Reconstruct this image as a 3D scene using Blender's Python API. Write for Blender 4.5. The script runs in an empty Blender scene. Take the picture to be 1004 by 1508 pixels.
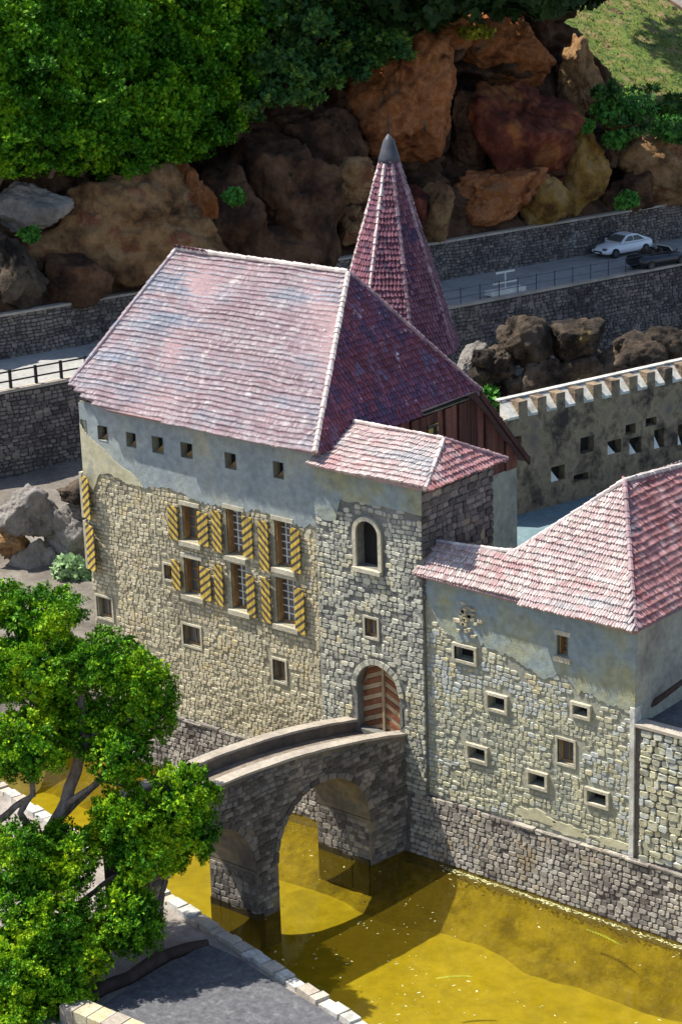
import bpy, bmesh, math, random
import numpy as np
from mathutils import Vector, Matrix, noise
random.seed(7); rng = np.random.default_rng(7)
S = bpy.context.scene; COL = S.collection
R = math.radians
# ------------------------------------------------------------------ camera, sky, sun, exposure
PW, PH, FOC = 1004., 1508., 3100.
PIT, ROL, YAW = R(17.5), math.atan(.033), R(40)
CAM = Vector((43.10, -53.34, 34.0))
FW = Vector((-math.sin(YAW)*math.cos(PIT), math.cos(YAW)*math.cos(PIT), -math.sin(PIT)))
RT = Vector((math.cos(YAW), math.sin(YAW), 0)); UPV = RT.cross(FW)
R2 = RT*math.cos(ROL) - UPV*math.sin(ROL); U2 = UPV*math.cos(ROL) + RT*math.sin(ROL)
cam = bpy.data.cameras.new('camera'); camo = bpy.data.objects.new('camera', cam); COL.objects.link(camo)
cam.sensor_fit = 'VERTICAL'; cam.sensor_height = 36; cam.lens = FOC/PH*36
cam.clip_end = 5000; cam.clip_start = .5
M = Matrix((R2, U2, -FW)).transposed().to_4x4(); M.translation = CAM; camo.matrix_world = M
S.camera = camo

SUND = Vector((1, .46, -1.98)).normalized()          # the way the light travels
w = bpy.data.worlds.new('World'); S.world = w; w.use_nodes = True
sky = w.node_tree.nodes.new('ShaderNodeTexSky'); sky.sky_type = 'NISHITA'; sky.sun_disc = False
sky.sun_elevation = math.asin(-SUND.z); sky.sun_rotation = math.atan2(-SUND.x, -SUND.y)
bg = w.node_tree.nodes['Background']; bg.inputs[1].default_value = .115
w.node_tree.links.new(sky.outputs[0], bg.inputs[0])
sl = bpy.data.lights.new('sun', 'SUN'); sl.energy = 5; sl.angle = R(.5); sl.color = (1, .95, .84)
so = bpy.data.objects.new('sun', sl); COL.objects.link(so); so.location = (-40, -20, 90)
so.rotation_euler = SUND.to_track_quat('-Z', 'Y').to_euler()
S.view_settings.view_transform = 'Standard'; S.view_settings.look = 'None'
S.view_settings.exposure = .66; S.view_settings.gamma = 1; S.view_settings.use_curve_mapping = False

def ray(px, py): return FW + R2*((px-PW/2)/FOC) - U2*((py-PH/2)/FOC)
def onP(px, py, p0, n):
    d = ray(px, py); n = Vector(n); return CAM + d*((Vector(p0)-CAM).dot(n)/d.dot(n))
def onY(px, py, y=0.): return onP(px, py, (0, y, 0), (0, 1, 0))
def onX(px, py, x=0.): return onP(px, py, (x, 0, 0), (1, 0, 0))
def onZ(px, py, z=0.): return onP(px, py, (0, 0, z), (0, 0, 1))
def atD(px, py, d): return CAM + ray(px, py)*d
# ------------------------------------------------------------------ materials
def ramp_node(nt, ramp):
    r = nt.nodes.new('ShaderNodeValToRGB'); e = r.color_ramp.elements
    while len(e) < len(ramp): e.new(.5)
    for k, (p, c) in enumerate(ramp): e[k].position = p; e[k].color = (*c, 1)
    return r
def rough(name, ramp, scale=.5, vary=(.7, 1.2), bump=.3, bscale=9., rgh=.9, stain=None, stain2=None, bdist=.05, stretch=None, spec=.3, hue=0.):
    m = bpy.data.materials.new(name); m.use_nodes = True; nt = m.node_tree; N = nt.nodes; L = nt.links.new
    b = N['Principled BSDF']; b.inputs['Roughness'].default_value = rgh; b.inputs['Specular IOR Level'].default_value = spec
    g = N.new('ShaderNodeNewGeometry'); pos = g.outputs['Position']
    if stretch:
        mp = N.new('ShaderNodeMapping'); mp.inputs['Scale'].default_value = stretch; L(pos, mp.inputs[0]); pos0 = mp.outputs[0]
    else: pos0 = pos
    def nz(sc, det=6, p=pos, ro=.65):
        n = N.new('ShaderNodeTexNoise'); n.inputs['Scale'].default_value = sc; n.inputs['Detail'].default_value = det
        n.inputs['Roughness'].default_value = ro; L(p, n.inputs['Vector']); return n.outputs['Fac']
    at = N.new('ShaderNodeAttribute'); at.attribute_name = 'rnd'
    oi = N.new('ShaderNodeObjectInfo'); ad = N.new('ShaderNodeMath'); L(at.outputs['Fac'], ad.inputs[0]); L(oi.outputs['Random'], ad.inputs[1])
    fr = N.new('ShaderNodeMath'); fr.operation = 'FRACT'; L(ad.outputs[0], fr.inputs[0])
    # the ramp is driven by noise plus a little of the piece's own number
    mx = N.new('ShaderNodeMath'); mx.operation = 'MULTIPLY_ADD'; L(fr.outputs[0], mx.inputs[0]); mx.inputs[1].default_value = hue
    sb = N.new('ShaderNodeMath'); sb.operation = 'SUBTRACT'; L(nz(scale, p=pos0), sb.inputs[0]); sb.inputs[1].default_value = hue*.5
    L(sb.outputs[0], mx.inputs[2])
    r = ramp_node(nt, ramp); L(mx.outputs[0], r.inputs[0]); colr = r.outputs[0]
    for st in (stain, stain2):
        if st:
            c, sc, lo, hi = st
            mr = N.new('ShaderNodeMapRange'); mr.inputs[1].default_value = lo; mr.inputs[2].default_value = hi; L(nz(sc, 8), mr.inputs[0])
            mi = N.new('ShaderNodeMix'); mi.data_type = 'RGBA'; L(mr.outputs[0], mi.inputs[0]); L(colr, mi.inputs[6]); mi.inputs[7].default_value = (*c, 1); colr = mi.outputs[2]
    va = N.new('ShaderNodeMapRange'); L(fr.outputs[0], va.inputs[0]); va.inputs[3].default_value = vary[0]; va.inputs[4].default_value = vary[1]
    fv = N.new('ShaderNodeMapRange'); L(nz(bscale*.7, 4), fv.inputs[0]); fv.inputs[1].default_value = .3; fv.inputs[2].default_value = .7; fv.inputs[3].default_value = .8; fv.inputs[4].default_value = 1.18
    mm = N.new('ShaderNodeMath'); mm.operation = 'MULTIPLY'; L(va.outputs[0], mm.inputs[0]); L(fv.outputs[0], mm.inputs[1])
    vm = N.new('ShaderNodeVectorMath'); vm.operation = 'SCALE'; L(colr, vm.inputs[0]); L(mm.outputs[0], vm.inputs['Scale'])
    L(vm.outputs[0], b.inputs['Base Color'])
    if bump:
        bp = N.new('ShaderNodeBump'); bp.inputs['Strength'].default_value = bump; bp.inputs['Distance'].default_value = bdist
        L(nz(bscale, 6, ro=.7), bp.inputs['Height']); L(bp.outputs[0], b.inputs['Normal'])
    return m
def plain(name, c, rgh=.6, metal=0., spec=.5):
    m = bpy.data.materials.new(name); m.use_nodes = True; b = m.node_tree.nodes['Principled BSDF']
    b.inputs['Base Color'].default_value = (*c, 1); b.inputs['Roughness'].default_value = rgh; b.inputs['Metallic'].default_value = metal; b.inputs['Specular IOR Level'].default_value = spec
    return m
def leafmat(name, ramp, scale=.8, trans=.1):
    m = bpy.data.materials.new(name); m.use_nodes = True; nt = m.node_tree; N = nt.nodes; L = nt.links.new
    b = N['Principled BSDF']; b.inputs['Roughness'].default_value = .55; b.inputs['Specular IOR Level'].default_value = .2
    at = N.new('ShaderNodeAttribute'); at.attribute_name = 'rnd'
    g = N.new('ShaderNodeNewGeometry'); n = N.new('ShaderNodeTexNoise'); n.inputs['Scale'].default_value = scale; n.inputs['Detail'].default_value = 3
    L(g.outputs['Position'], n.inputs['Vector'])
    a = N.new('ShaderNodeMath'); a.operation = 'MULTIPLY_ADD'; L(at.outputs['Fac'], a.inputs[0]); a.inputs[1].default_value = .55
    s = N.new('ShaderNodeMath'); s.operation = 'MULTIPLY_ADD'; L(n.outputs['Fac'], s.inputs[0]); s.inputs[1].default_value = .9; s.inputs[2].default_value = -.22
    L(s.outputs[0], a.inputs[2])
    r = ramp_node(nt, ramp); L(a.outputs[0], r.inputs[0]); L(r.outputs[0], b.inputs['Base Color'])
    t = N.new('ShaderNodeBsdfTranslucent'); L(r.outputs[0], t.inputs[0]); mx = N.new('ShaderNodeMixShader'); mx.inputs[0].default_value = trans
    L(b.outputs[0], mx.inputs[1]); L(t.outputs[0], mx.inputs[2]); L(mx.outputs[0], N['Material Output'].inputs[0])
    return m
def striped(name, sgn):
    m = bpy.data.materials.new(name); m.use_nodes = True; nt = m.node_tree; N = nt.nodes; L = nt.links.new
    b = N['Principled BSDF']; b.inputs['Roughness'].default_value = .7
    tc = N.new('ShaderNodeTexCoord'); sp = N.new('ShaderNodeSeparateXYZ'); L(tc.outputs['Object'], sp.inputs[0])
    nz = N.new('ShaderNodeTexNoise'); nz.inputs['Scale'].default_value = 5; nz.inputs['Detail'].default_value = 5; L(tc.outputs['Object'], nz.inputs[0])
    a = N.new('ShaderNodeMath'); a.operation = 'MULTIPLY_ADD'; L(sp.outputs[0], a.inputs[0]); a.inputs[1].default_value = .75*sgn; L(sp.outputs[2], a.inputs[2])
    a1 = N.new('ShaderNodeMath'); a1.operation = 'MULTIPLY_ADD'; L(nz.outputs[0], a1.inputs[0]); a1.inputs[1].default_value = .08; L(a.outputs[0], a1.inputs[2])
    k = N.new('ShaderNodeMath'); k.operation = 'MULTIPLY'; L(a1.outputs[0], k.inputs[0]); k.inputs[1].default_value = 3.4
    f = N.new('ShaderNodeMath'); f.operation = 'FRACT'; L(k.outputs[0], f.inputs[0])
    r = ramp_node(nt, [(0, (.50, .34, .05)), (.5, (.56, .40, .07)), (.58, (.075, .06, .045)), (.93, (.06, .05, .045)), (1, (.48, .33, .05))]); L(f.outputs[0], r.inputs[0])
    v = N.new('ShaderNodeMapRange'); L(nz.outputs[0], v.inputs[0]); v.inputs[1].default_value = .3; v.inputs[2].default_value = .7; v.inputs[3].default_value = .55; v.inputs[4].default_value = 1.25
    vm = N.new('ShaderNodeVectorMath'); vm.operation = 'SCALE'; L(r.outputs[0], vm.inputs[0]); L(v.outputs[0], vm.inputs['Scale']); L(vm.outputs[0], b.inputs['Base Color'])
    return m
def watermat():
    m = bpy.data.materials.new('pond water'); m.use_nodes = True; nt = m.node_tree; N = nt.nodes; L = nt.links.new
    N.remove(N['Principled BSDF'])
    t = N.new('ShaderNodeBsdfTransparent'); t.inputs[0].default_value = (.84, .79, .45, 1)
    g = N.new('ShaderNodeBsdfGlossy'); g.inputs['Roughness'].default_value = .06
    d = N.new('ShaderNodeBsdfDiffuse'); d.inputs[0].default_value = (.36, .25, .015, 1)
    geo = N.new('ShaderNodeNewGeometry'); n = N.new('ShaderNodeTexNoise'); n.inputs['Scale'].default_value = 1.6; n.inputs['Detail'].default_value = 3; L(geo.outputs['Position'], n.inputs[0])
    bp = N.new('ShaderNodeBump'); bp.inputs['Strength'].default_value = .12; bp.inputs['Distance'].default_value = .05; L(n.outputs[0], bp.inputs['Height'])
    f = N.new('ShaderNodeFresnel'); f.inputs[0].default_value = 1.33
    L(bp.outputs[0], g.inputs['Normal']); L(bp.outputs[0], f.inputs['Normal'])
    m0 = N.new('ShaderNodeMixShader'); m0.inputs[0].default_value = .10; L(t.outputs[0], m0.inputs[1]); L(d.outputs[0], m0.inputs[2])
    mx = N.new('ShaderNodeMixShader'); L(f.outputs[0], mx.inputs[0]); L(m0.outputs[0], mx.inputs[1]); L(g.outputs[0], mx.inputs[2])
    L(mx.outputs[0], N['Material Output'].inputs[0]); return m

MT = {}
MT['stone_main'] = rough('golden grey rubble', [(0.34, (0.34164900000000004, 0.302, 0.2112)), (0.44, (0.462924, 0.41, 0.2782)), (0.53, (0.539451, 0.486, 0.3565)), (0.6, (0.484308, 0.4, 0.2225)), (0.68, (0.41807700000000003, 0.378, 0.3226))], .45, (.8, 1.14), .6, 14, hue=.12, stain=((.25, .235, .19), .35, .54, .72))
MT['mortar_main'] = rough('golden joint mortar', [(.35, (.27, .245, .17)), (.65, (.40, .365, .26))], .6, (1, 1), .7, 8)
MT['stone_tower'] = rough('grey beige rubble', [(0.34, (0.27, 0.27, 0.248)), (0.45, (0.4, 0.394, 0.335)), (0.54, (0.486, 0.475, 0.389)), (0.64, (0.443, 0.4, 0.259))], .45, (.75, 1.18), .6, 14, hue=.15, stain=((.19, .19, .18), .5, .56, .74))
MT['mortar_tower'] = rough('grey joint mortar', [(.35, (.13, .13, .12)), (.65, (.22, .215, .19))], .7, (1, 1), .5, 8)
MT['stone_right'] = rough('olive grey rubble', [(0.34, (0.324, 0.335, 0.281)), (0.43, (0.432, 0.421, 0.324)), (0.51, (0.508, 0.475, 0.313)), (0.58, (0.4, 0.432, 0.443)), (0.66, (0.475, 0.41, 0.238))], .35, (.8, 1.15), .5, 14, hue=.12, stain=((.26, .26, .23), .5, .56, .74))
MT['mortar_right'] = rough('olive joint mortar', [(.35, (.26, .265, .22)), (.65, (.39, .375, .28))], .6, (1, 1), .6, 8)
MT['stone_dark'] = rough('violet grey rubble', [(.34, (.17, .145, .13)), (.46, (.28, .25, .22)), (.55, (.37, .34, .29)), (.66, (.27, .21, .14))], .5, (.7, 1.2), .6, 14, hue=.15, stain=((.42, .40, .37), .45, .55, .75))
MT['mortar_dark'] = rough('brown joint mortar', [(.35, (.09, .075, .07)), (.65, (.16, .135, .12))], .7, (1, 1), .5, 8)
MT['stone_bridge'] = rough('sooty bridge stone', [(.3, (.09, .078, .07)), (.5, (.15, .135, .125)), (.68, (.23, .2, .17)), (.8, (.30, .25, .13))], .6, (.65, 1.3), .6, 14, hue=.25)  # dark grey brown tones, mixed by noise
MT['render_bridge'] = rough('brown grey render', [(.3, (.08, .07, .065)), (.5, (.14, .12, .10)), (.7, (.26, .21, .13))], .6, (1, 1), .6, 7)
MT['coping'] = rough('pale coping', [(.3, (.32, .28, .23)), (.6, (.48, .42, .35))], .8, (.85, 1.1), .5, 9)
MT['plaster'] = rough('grey cement plaster', [(.32, (.22, .26, .28)), (.45, (.28, .32, .33)), (.55, (.33, .36, .34)), (.66, (.41, .39, .27))], .45, (.95, 1.05), .5, 5, stain=((.20, .22, .22), .9, .56, .72))  # shade under the eaves is put into the coat as blue grey
MT['plaster_lime'] = rough('yellowed lime plaster', [(.3, (.36, .34, .22)), (.5, (.47, .44, .30)), (.75, (.52, .48, .36))], .6, (1, 1), .4, 4, stain=((.27, .28, .26), .8, .58, .7))  # sunlit copy of the grey coat, also used for lime patches
MT['plaster_r'] = rough('blue olive plaster', [(.32, (.20, .26, .29)), (.45, (.26, .31, .32)), (.55, (.31, .33, .25)), (.66, (.36, .33, .17))], .45, (.95, 1.05), .6, 5, stain=((.20, .21, .16), 1.1, .55, .72))  # plaster with the blue of the eave shade painted in
MT['plaster_side'] = rough('grey plaster with moss', [(.3, (.22, .21, .18)), (.5, (.36, .35, .29)), (.75, (.42, .4, .28))], .5, (1, 1), .3, 5)
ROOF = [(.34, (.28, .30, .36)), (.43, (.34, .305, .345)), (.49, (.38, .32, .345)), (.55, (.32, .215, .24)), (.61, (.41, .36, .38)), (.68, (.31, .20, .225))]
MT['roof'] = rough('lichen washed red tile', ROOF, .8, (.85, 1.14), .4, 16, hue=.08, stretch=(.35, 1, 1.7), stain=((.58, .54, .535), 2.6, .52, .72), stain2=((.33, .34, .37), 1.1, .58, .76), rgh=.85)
MT['roof_hip'] = rough('purple red tile', [(0.25, (0.0765, 0.085, 0.152)), (0.42, (0.1445, 0.068, 0.1235)), (0.55, (0.204, 0.0595, 0.076)), (0.7, (0.1275, 0.102, 0.171))], .5, (.7, 1.3), .5, 16, hue=.15, stain=((.58, .52, .55), 2.2, .62, .7), rgh=.8)  # hip shade and streaks of grazing sun are put into the tile colour
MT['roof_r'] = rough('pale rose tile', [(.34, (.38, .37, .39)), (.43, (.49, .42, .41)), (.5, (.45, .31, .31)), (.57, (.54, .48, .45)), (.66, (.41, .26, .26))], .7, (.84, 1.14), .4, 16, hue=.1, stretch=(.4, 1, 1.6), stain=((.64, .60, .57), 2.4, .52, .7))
MT['roof_red'] = rough('raw red tile', [(.34, (.23, .18, .22)), (.45, (.40, .17, .17)), (.54, (.45, .25, .25)), (.66, (.33, .11, .11))], .6, (.75, 1.2), .5, 16, hue=.12, stain=((.52, .45, .45), 1.8, .54, .72), rgh=.85)  # darker red copy of the rose tile for the less lit slopes
MT['spire'] = rough('wine red tile', [(0.3, (0.0738, 0.0595, 0.108)), (0.45, (0.1722, 0.0638, 0.09)), (0.55, (0.2214, 0.102, 0.126)), (0.68, (0.123, 0.0595, 0.099))], .6, (.75, 1.25), .5, 16, hue=.2, rgh=.8)
MT['ridge'] = rough('pale ridge mortar', [(.3, (.52, .42, .4)), (.6, (.68, .6, .56))], 1.2, (.75, 1.15), .4, 12)
MT['ridge_dark'] = rough('dull ridge tile', [(.3, (.24, .17, .19)), (.6, (.38, .26, .27))], 1.2, (.75, 1.15), .4, 12)
MT['lead'] = rough('grey lead', [(.3, (.045, .048, .06)), (.7, (.09, .092, .11))], 1.5, (1, 1), .2, 8, rgh=.5)
MT['board'] = rough('red brown board', [(.3, (.07, .03, .025)), (.5, (.14, .055, .04)), (.75, (.22, .09, .06))], .8, (.5, 1.5), .4, 12, stretch=(6, 6, .6))
MT['wood'] = rough('orange brown wood', [(.3, (.26, .14, .055)), (.7, (.42, .25, .11))], 2, (.8, 1.1), .3, 14)
MT['wood_pale'] = rough('bleached board', [(.3, (.34, .24, .14)), (.7, (.48, .36, .23))], 2, (.8, 1.1), .4, 14)
MT['wood_red'] = rough('faded red board', [(.3, (.16, .06, .03)), (.7, (.28, .11, .05))], 2, (.8, 1.15), .4, 14)
MT['frame'] = rough('grey stone surround', [(.3, (.36, .33, .24)), (.6, (.50, .46, .36))], 1.5, (.9, 1.1), .4, 10)
MT['white'] = rough('chalky white paint', [(.3, (.58, .57, .53)), (.6, (.74, .73, .69))], 2, (.95, 1.05), .2, 12)
MT['dark'] = plain('dark inside', (.012, .011, .010), .9)
MT['glass'] = plain('dusty pane', (.10, .10, .095), .3)
MT['stripe_a'] = striped('yellow black stripe falling', 1); MT['stripe_b'] = striped('yellow black stripe rising', -1)
MT['iron'] = plain('black iron', (.018, .018, .02), .5, .5)
MT['gravel'] = rough('brown deck gravel', [(.3, (.16, .125, .10)), (.6, (.30, .25, .2))], 3, (1, 1), .9, 12, bdist=.08)
MT['bank'] = rough('pinkish gravel', [(.3, (.25, .215, .19)), (.6, (.38, .335, .30))], 1.2, (1, 1), .9, 11, bdist=.08)
MT['asphalt'] = rough('speckled asphalt', [(.3, (.075, .075, .085)), (.55, (.12, .12, .13)), (.75, (.2, .2, .2))], 4, (1, 1), .8, 9, bdist=.06)
MT['road'] = rough('pale road dust', [(.3, (.27, .265, .255)), (.6, (.36, .355, .34))], .5, (1, 1), .3, 6)
MT['roadw'] = rough('dark road wall stone', [(.34, (.10, .085, .08)), (.5, (.16, .14, .13)), (.64, (.22, .185, .16))], .3, (.72, 1.25), .6, 9, hue=.2, stain=((.3, .29, .3), .25, .64, .74))
MT['roadm'] = rough('road wall joint', [(.3, (.06, .052, .052)), (.7, (.11, .095, .09))], .5, (1, 1), .4, 6)
MT['soil'] = rough('dark brown rock face', [(0.36, (0.0165, 0.0085, 0.0052)), (0.46, (0.0605, 0.0306, 0.0172)), (0.54, (0.1155, 0.0635, 0.0365)), (0.64, (0.0825, 0.0376, 0.0215))], .5, (1, 1), .9, 4, bdist=.15)
MT['earth'] = rough('stony earth', [(.3, (.10, .085, .07)), (.6, (.2, .175, .15)), (.8, (.28, .25, .22))], .4, (1, 1), .8, 4, bdist=.15)
MT['court'] = rough('blue grey paving', [(.3, (.11, .17, .19)), (.7, (.17, .24, .26))], .6, (1, 1), .4, 5)  # blue skylight in the shaded court is put into the paving colour
MT['turf'] = rough('dry turf', [(.36, (.03, .06, .012)), (.46, (.10, .15, .025)), (.54, (.13, .15, .03)), (.62, (.22, .17, .08))], .9, (1, 1), .8, 5, bdist=.15)
MT['bed'] = rough('olive pond bed', [(.34, (.29, .245, .018)), (.5, (.35, .295, .024)), (.64, (.39, .335, .04))], .3, (1, 1), .6, 2.6, stain=((.26, .22, .022), .5, .56, .84), stain2=((.36, .34, .15), 1.3, .62, .8))
MT['algae'] = rough('brown algae', [(.34, (.10, .078, .010)), (.48, (.19, .15, .015)), (.62, (.30, .245, .025))], .9, (.7, 1.2), .8, 6, bdist=.1, stain=((.33, .27, .03), 1.2, .55, .7))
MT['slime'] = rough('black wet slime', [(.3, (.012, .010, .007)), (.7, (.04, .032, .015))], 2, (.7, 1.2), .4, 8, rgh=.4)
MT['litter'] = rough('pale floating leaf', [(.3, (.55, .52, .2)), (.7, (.70, .72, .45))], 3, (.6, 1.2), 0)
MT['bark'] = rough('grey pink bark', [(.3, (.13, .09, .075)), (.55, (.30, .22, .18)), (.75, (.42, .34, .29))], 2, (.9, 1.1), .8, 7, stretch=(3, 3, .8))
MT['rootm'] = rough('dark root bark', [(.3, (.04, .028, .024)), (.7, (.09, .06, .05))], 2, (1, 1), .7, 7)
RB = {}
RB['orange'] = rough('orange boulder', [(0.34, (0.0823, 0.0295, 0.0154)), (0.43, (0.3058, 0.0984, 0.0294)), (0.5, (0.4704, 0.1968, 0.084)), (0.57, (0.3528, 0.1082, 0.021)), (0.66, (0.5645, 0.305, 0.1596))], .5, (.9, 1.1), 1, 2.2, bdist=.35, stain=((.05, .03, .025), .5, .58, .7))
RB['red'] = rough('dark red boulder', [(0.34, (0.0493, 0.0137, 0.0093)), (0.46, (0.1105, 0.0254, 0.0133)), (0.54, (0.1878, 0.0507, 0.0267)), (0.64, (0.3536, 0.1183, 0.0302))], .5, (.9, 1.1), .7, 3, bdist=.2, stain=((.34, .16, .05), .22, .55, .68))
RB['yellow'] = rough('ochre boulder', [(0.34, (0.1415, 0.0638, 0.0156)), (0.45, (0.3496, 0.1853, 0.0354)), (0.54, (0.437, 0.2737, 0.0864)), (0.64, (0.4588, 0.2831, 0.1639))], .5, (.9, 1.1), 1, 2.2, bdist=.35)
RB['tan'] = rough('tan boulder', [(0.34, (0.076, 0.0421, 0.022)), (0.45, (0.2488, 0.1304, 0.0551)), (0.54, (0.3672, 0.2236, 0.1021)), (0.64, (0.2376, 0.0931, 0.047))], .5, (.9, 1.1), 1, 2.2, bdist=.35, stain=((.07, .045, .03), .4, .58, .72))
RB['dark'] = rough('dark brown boulder', [(0.36, (0.0316, 0.0151, 0.0094)), (0.5, (0.0899, 0.0437, 0.023)), (0.62, (0.1705, 0.0868, 0.0442))], .5, (.9, 1.1), 1, 2.2, bdist=.35)
RB['grey'] = rough('grey boulder', [(.28, (.12, .11, .105)), (.45, (.26, .235, .215)), (.6, (.37, .34, .31)), (.75, (.28, .22, .17))], .5, (.9, 1.1), 1, 2.6, bdist=.35)
RB['slate'] = rough('dark broken rock', [(0.36, (0.0158, 0.0122, 0.0106)), (0.46, (0.0504, 0.0374, 0.0277)), (0.54, (0.108, 0.0782, 0.0528)), (0.64, (0.144, 0.1156, 0.0924))], .7, (.8, 1.2), 1, 2.6, bdist=.35, stain=((.28, .2, .08), .5, .6, .74))
LF = {}
LF['hinoki'] = leafmat('cypress spray', [(.12, (.007, .05, .003)), (.42, (.045, .19, .004)), (.6, (.20, .42, .006)), (.8, (.55, .66, .012))])
LF['hedge'] = leafmat('far cypress spray', [(.1, (.010, .05, .003)), (.42, (.035, .15, .005)), (.62, (.12, .32, .007)), (.82, (.32, .50, .012))], .4)
LF['leaf'] = leafmat('dark broad leaf', [(.1, (.012, .05, .016)), (.45, (.04, .12, .03)), (.7, (.11, .22, .03)), (.95, (.32, .40, .04))], .6)
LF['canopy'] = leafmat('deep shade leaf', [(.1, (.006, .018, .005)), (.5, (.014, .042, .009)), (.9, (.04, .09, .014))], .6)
LF['pale'] = leafmat('pale green leaf', [(.1, (.08, .16, .06)), (.5, (.22, .36, .15)), (.9, (.42, .55, .30))], 1)
LF['weed'] = leafmat('bright weed leaf', [(.1, (.02, .10, .015)), (.5, (.06, .22, .03)), (.9, (.15, .34, .05))], 1)
LF['turf'] = leafmat('mixed grass blade', [(.2, (.015, .05, .008)), (.42, (.07, .15, .015)), (.58, (.20, .26, .025)), (.75, (.34, .25, .11))], .9)
LF['gold'] = leafmat('yellow green leaf', [(.1, (.12, .16, .01)), (.5, (.32, .34, .03)), (.9, (.5, .48, .06))], 1)
# ------------------------------------------------------------------ builders
WO = {}
def put(o, parent=None, origin=None):
    COL.objects.link(o)
    base = WO[parent.name] if parent else Vector((0, 0, 0))
    og = Vector(origin) if origin is not None else base
    WO[o.name] = og; o.location = og - base
    if parent: o.parent = parent
    return o
def thing(name, loc, label, cat, group=None):
    o = bpy.data.objects.new(name, None); o.empty_display_size = .3; put(o, None, loc); return tag(o, label, cat, group)
def tag(o, label=None, cat=None, group=None, kind=None):
    for k, v in (('label', label), ('category', cat), ('group', group), ('kind', kind)):
        if v: o[k] = v
    return o
class MB:
    def __init__(s): s.v = []; s.f = []; s.r = []; s.mi = []
    def add(s, vs, fs, r=None, mi=0):
        o = len(s.v); s.v += [tuple(p) for p in vs]; r = random.random() if r is None else r
        for f in fs: s.f.append(tuple(o+i for i in f)); s.r.append(r); s.mi.append(mi)
    def quad(s, a, b, c, d, r=None): s.add((a, b, c, d), ((0, 1, 2, 3),), r)
    def poly(s, p, r=None): s.add(p, (tuple(range(len(p))),), r)
    def box(s, c, u, v, n, r=None, taper=1.):
        c, u, v, n = Vector(c), Vector(u), Vector(v), Vector(n)
        p = [c+u*i+v*j-n for i, j in ((-1, -1), (1, -1), (1, 1), (-1, 1))] + [c+u*i*taper+v*j*taper+n for i, j in ((-1, -1), (1, -1), (1, 1), (-1, 1))]
        s.add(p, ((3, 2, 1, 0), (4, 5, 6, 7), (0, 1, 5, 4), (1, 2, 6, 5), (2, 3, 7, 6), (3, 0, 4, 7)), r)
    def bx(s, x0, x1, y0, y1, z0, z1, r=None):
        s.box(((x0+x1)/2, (y0+y1)/2, (z0+z1)/2), ((x1-x0)/2, 0, 0), (0, (y1-y0)/2, 0), (0, 0, (z1-z0)/2), r)
    def prism(s, pts, ext, r=None):
        pts = [Vector(p) for p in pts]; e = Vector(ext); n = len(pts); q = pts+[p+e for p in pts]
        s.add(q, [tuple(range(n))[::-1], tuple(range(n, 2*n))]+[(i, (i+1) % n, n+(i+1) % n, n+i) for i in range(n)], r)
    def tube(s, pts, rad, seg=8, r=None, cap=True):
        pts = [Vector(p) for p in pts]; n = len(pts); rad = rad if isinstance(rad, (list, tuple)) else [rad]*n; vs = []
        for i, p in enumerate(pts):
            t = (pts[min(i+1, n-1)]-pts[max(i-1, 0)]).normalized(); a = t.orthogonal().normalized() if i == 0 else (a-t*a.dot(t)).normalized(); b = t.cross(a)
            vs += [p+(a*math.cos(k*2*math.pi/seg)+b*math.sin(k*2*math.pi/seg))*rad[i] for k in range(seg)]
        fs = [(i*seg+k, i*seg+(k+1) % seg, (i+1)*seg+(k+1) % seg, (i+1)*seg+k) for i in range(n-1) for k in range(seg)]
        if cap: fs += [tuple(range(seg))[::-1], tuple(range((n-1)*seg, n*seg))]
        s.add(vs, fs, r)
    def build(s, name, mat, parent=None, origin=None, smooth=False):
        me = bpy.data.meshes.new(name); base = Vector(origin) if origin is not None else (WO[parent.name] if parent else Vector((0, 0, 0)))
        me.from_pydata([tuple(Vector(p)-base) for p in s.v], [], s.f)
        a = me.attributes.new('rnd', 'FLOAT', 'FACE'); a.data.foreach_set('value', s.r)
        me.materials.append(mat)
        if smooth: me.polygons.foreach_set('use_smooth', [True]*len(s.f))
        o = bpy.data.objects.new(name, me); put(o, parent, base); return o
def npmesh(name, V, Q, r, mat, parent=None, origin=None):
    base = Vector(origin) if origin is not None else (WO[parent.name] if parent else Vector((0, 0, 0)))
    me = bpy.data.meshes.new(name); V = V-np.array(base); k = Q.shape[1]
    me.vertices.add(len(V)); me.vertices.foreach_set('co', V.astype(np.float32).ravel())
    me.loops.add(Q.size); me.loops.foreach_set('vertex_index', Q.astype(np.int32).ravel())
    me.polygons.add(len(Q)); me.polygons.foreach_set('loop_start', np.arange(0, Q.size, k, dtype=np.int32))
    me.update(calc_edges=True); a = me.attributes.new('rnd', 'FLOAT', 'FACE'); a.data.foreach_set('value', r.astype(np.float32))
    me.materials.append(mat); o = bpy.data.objects.new(name, me); return put(o, parent, base)

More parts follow.
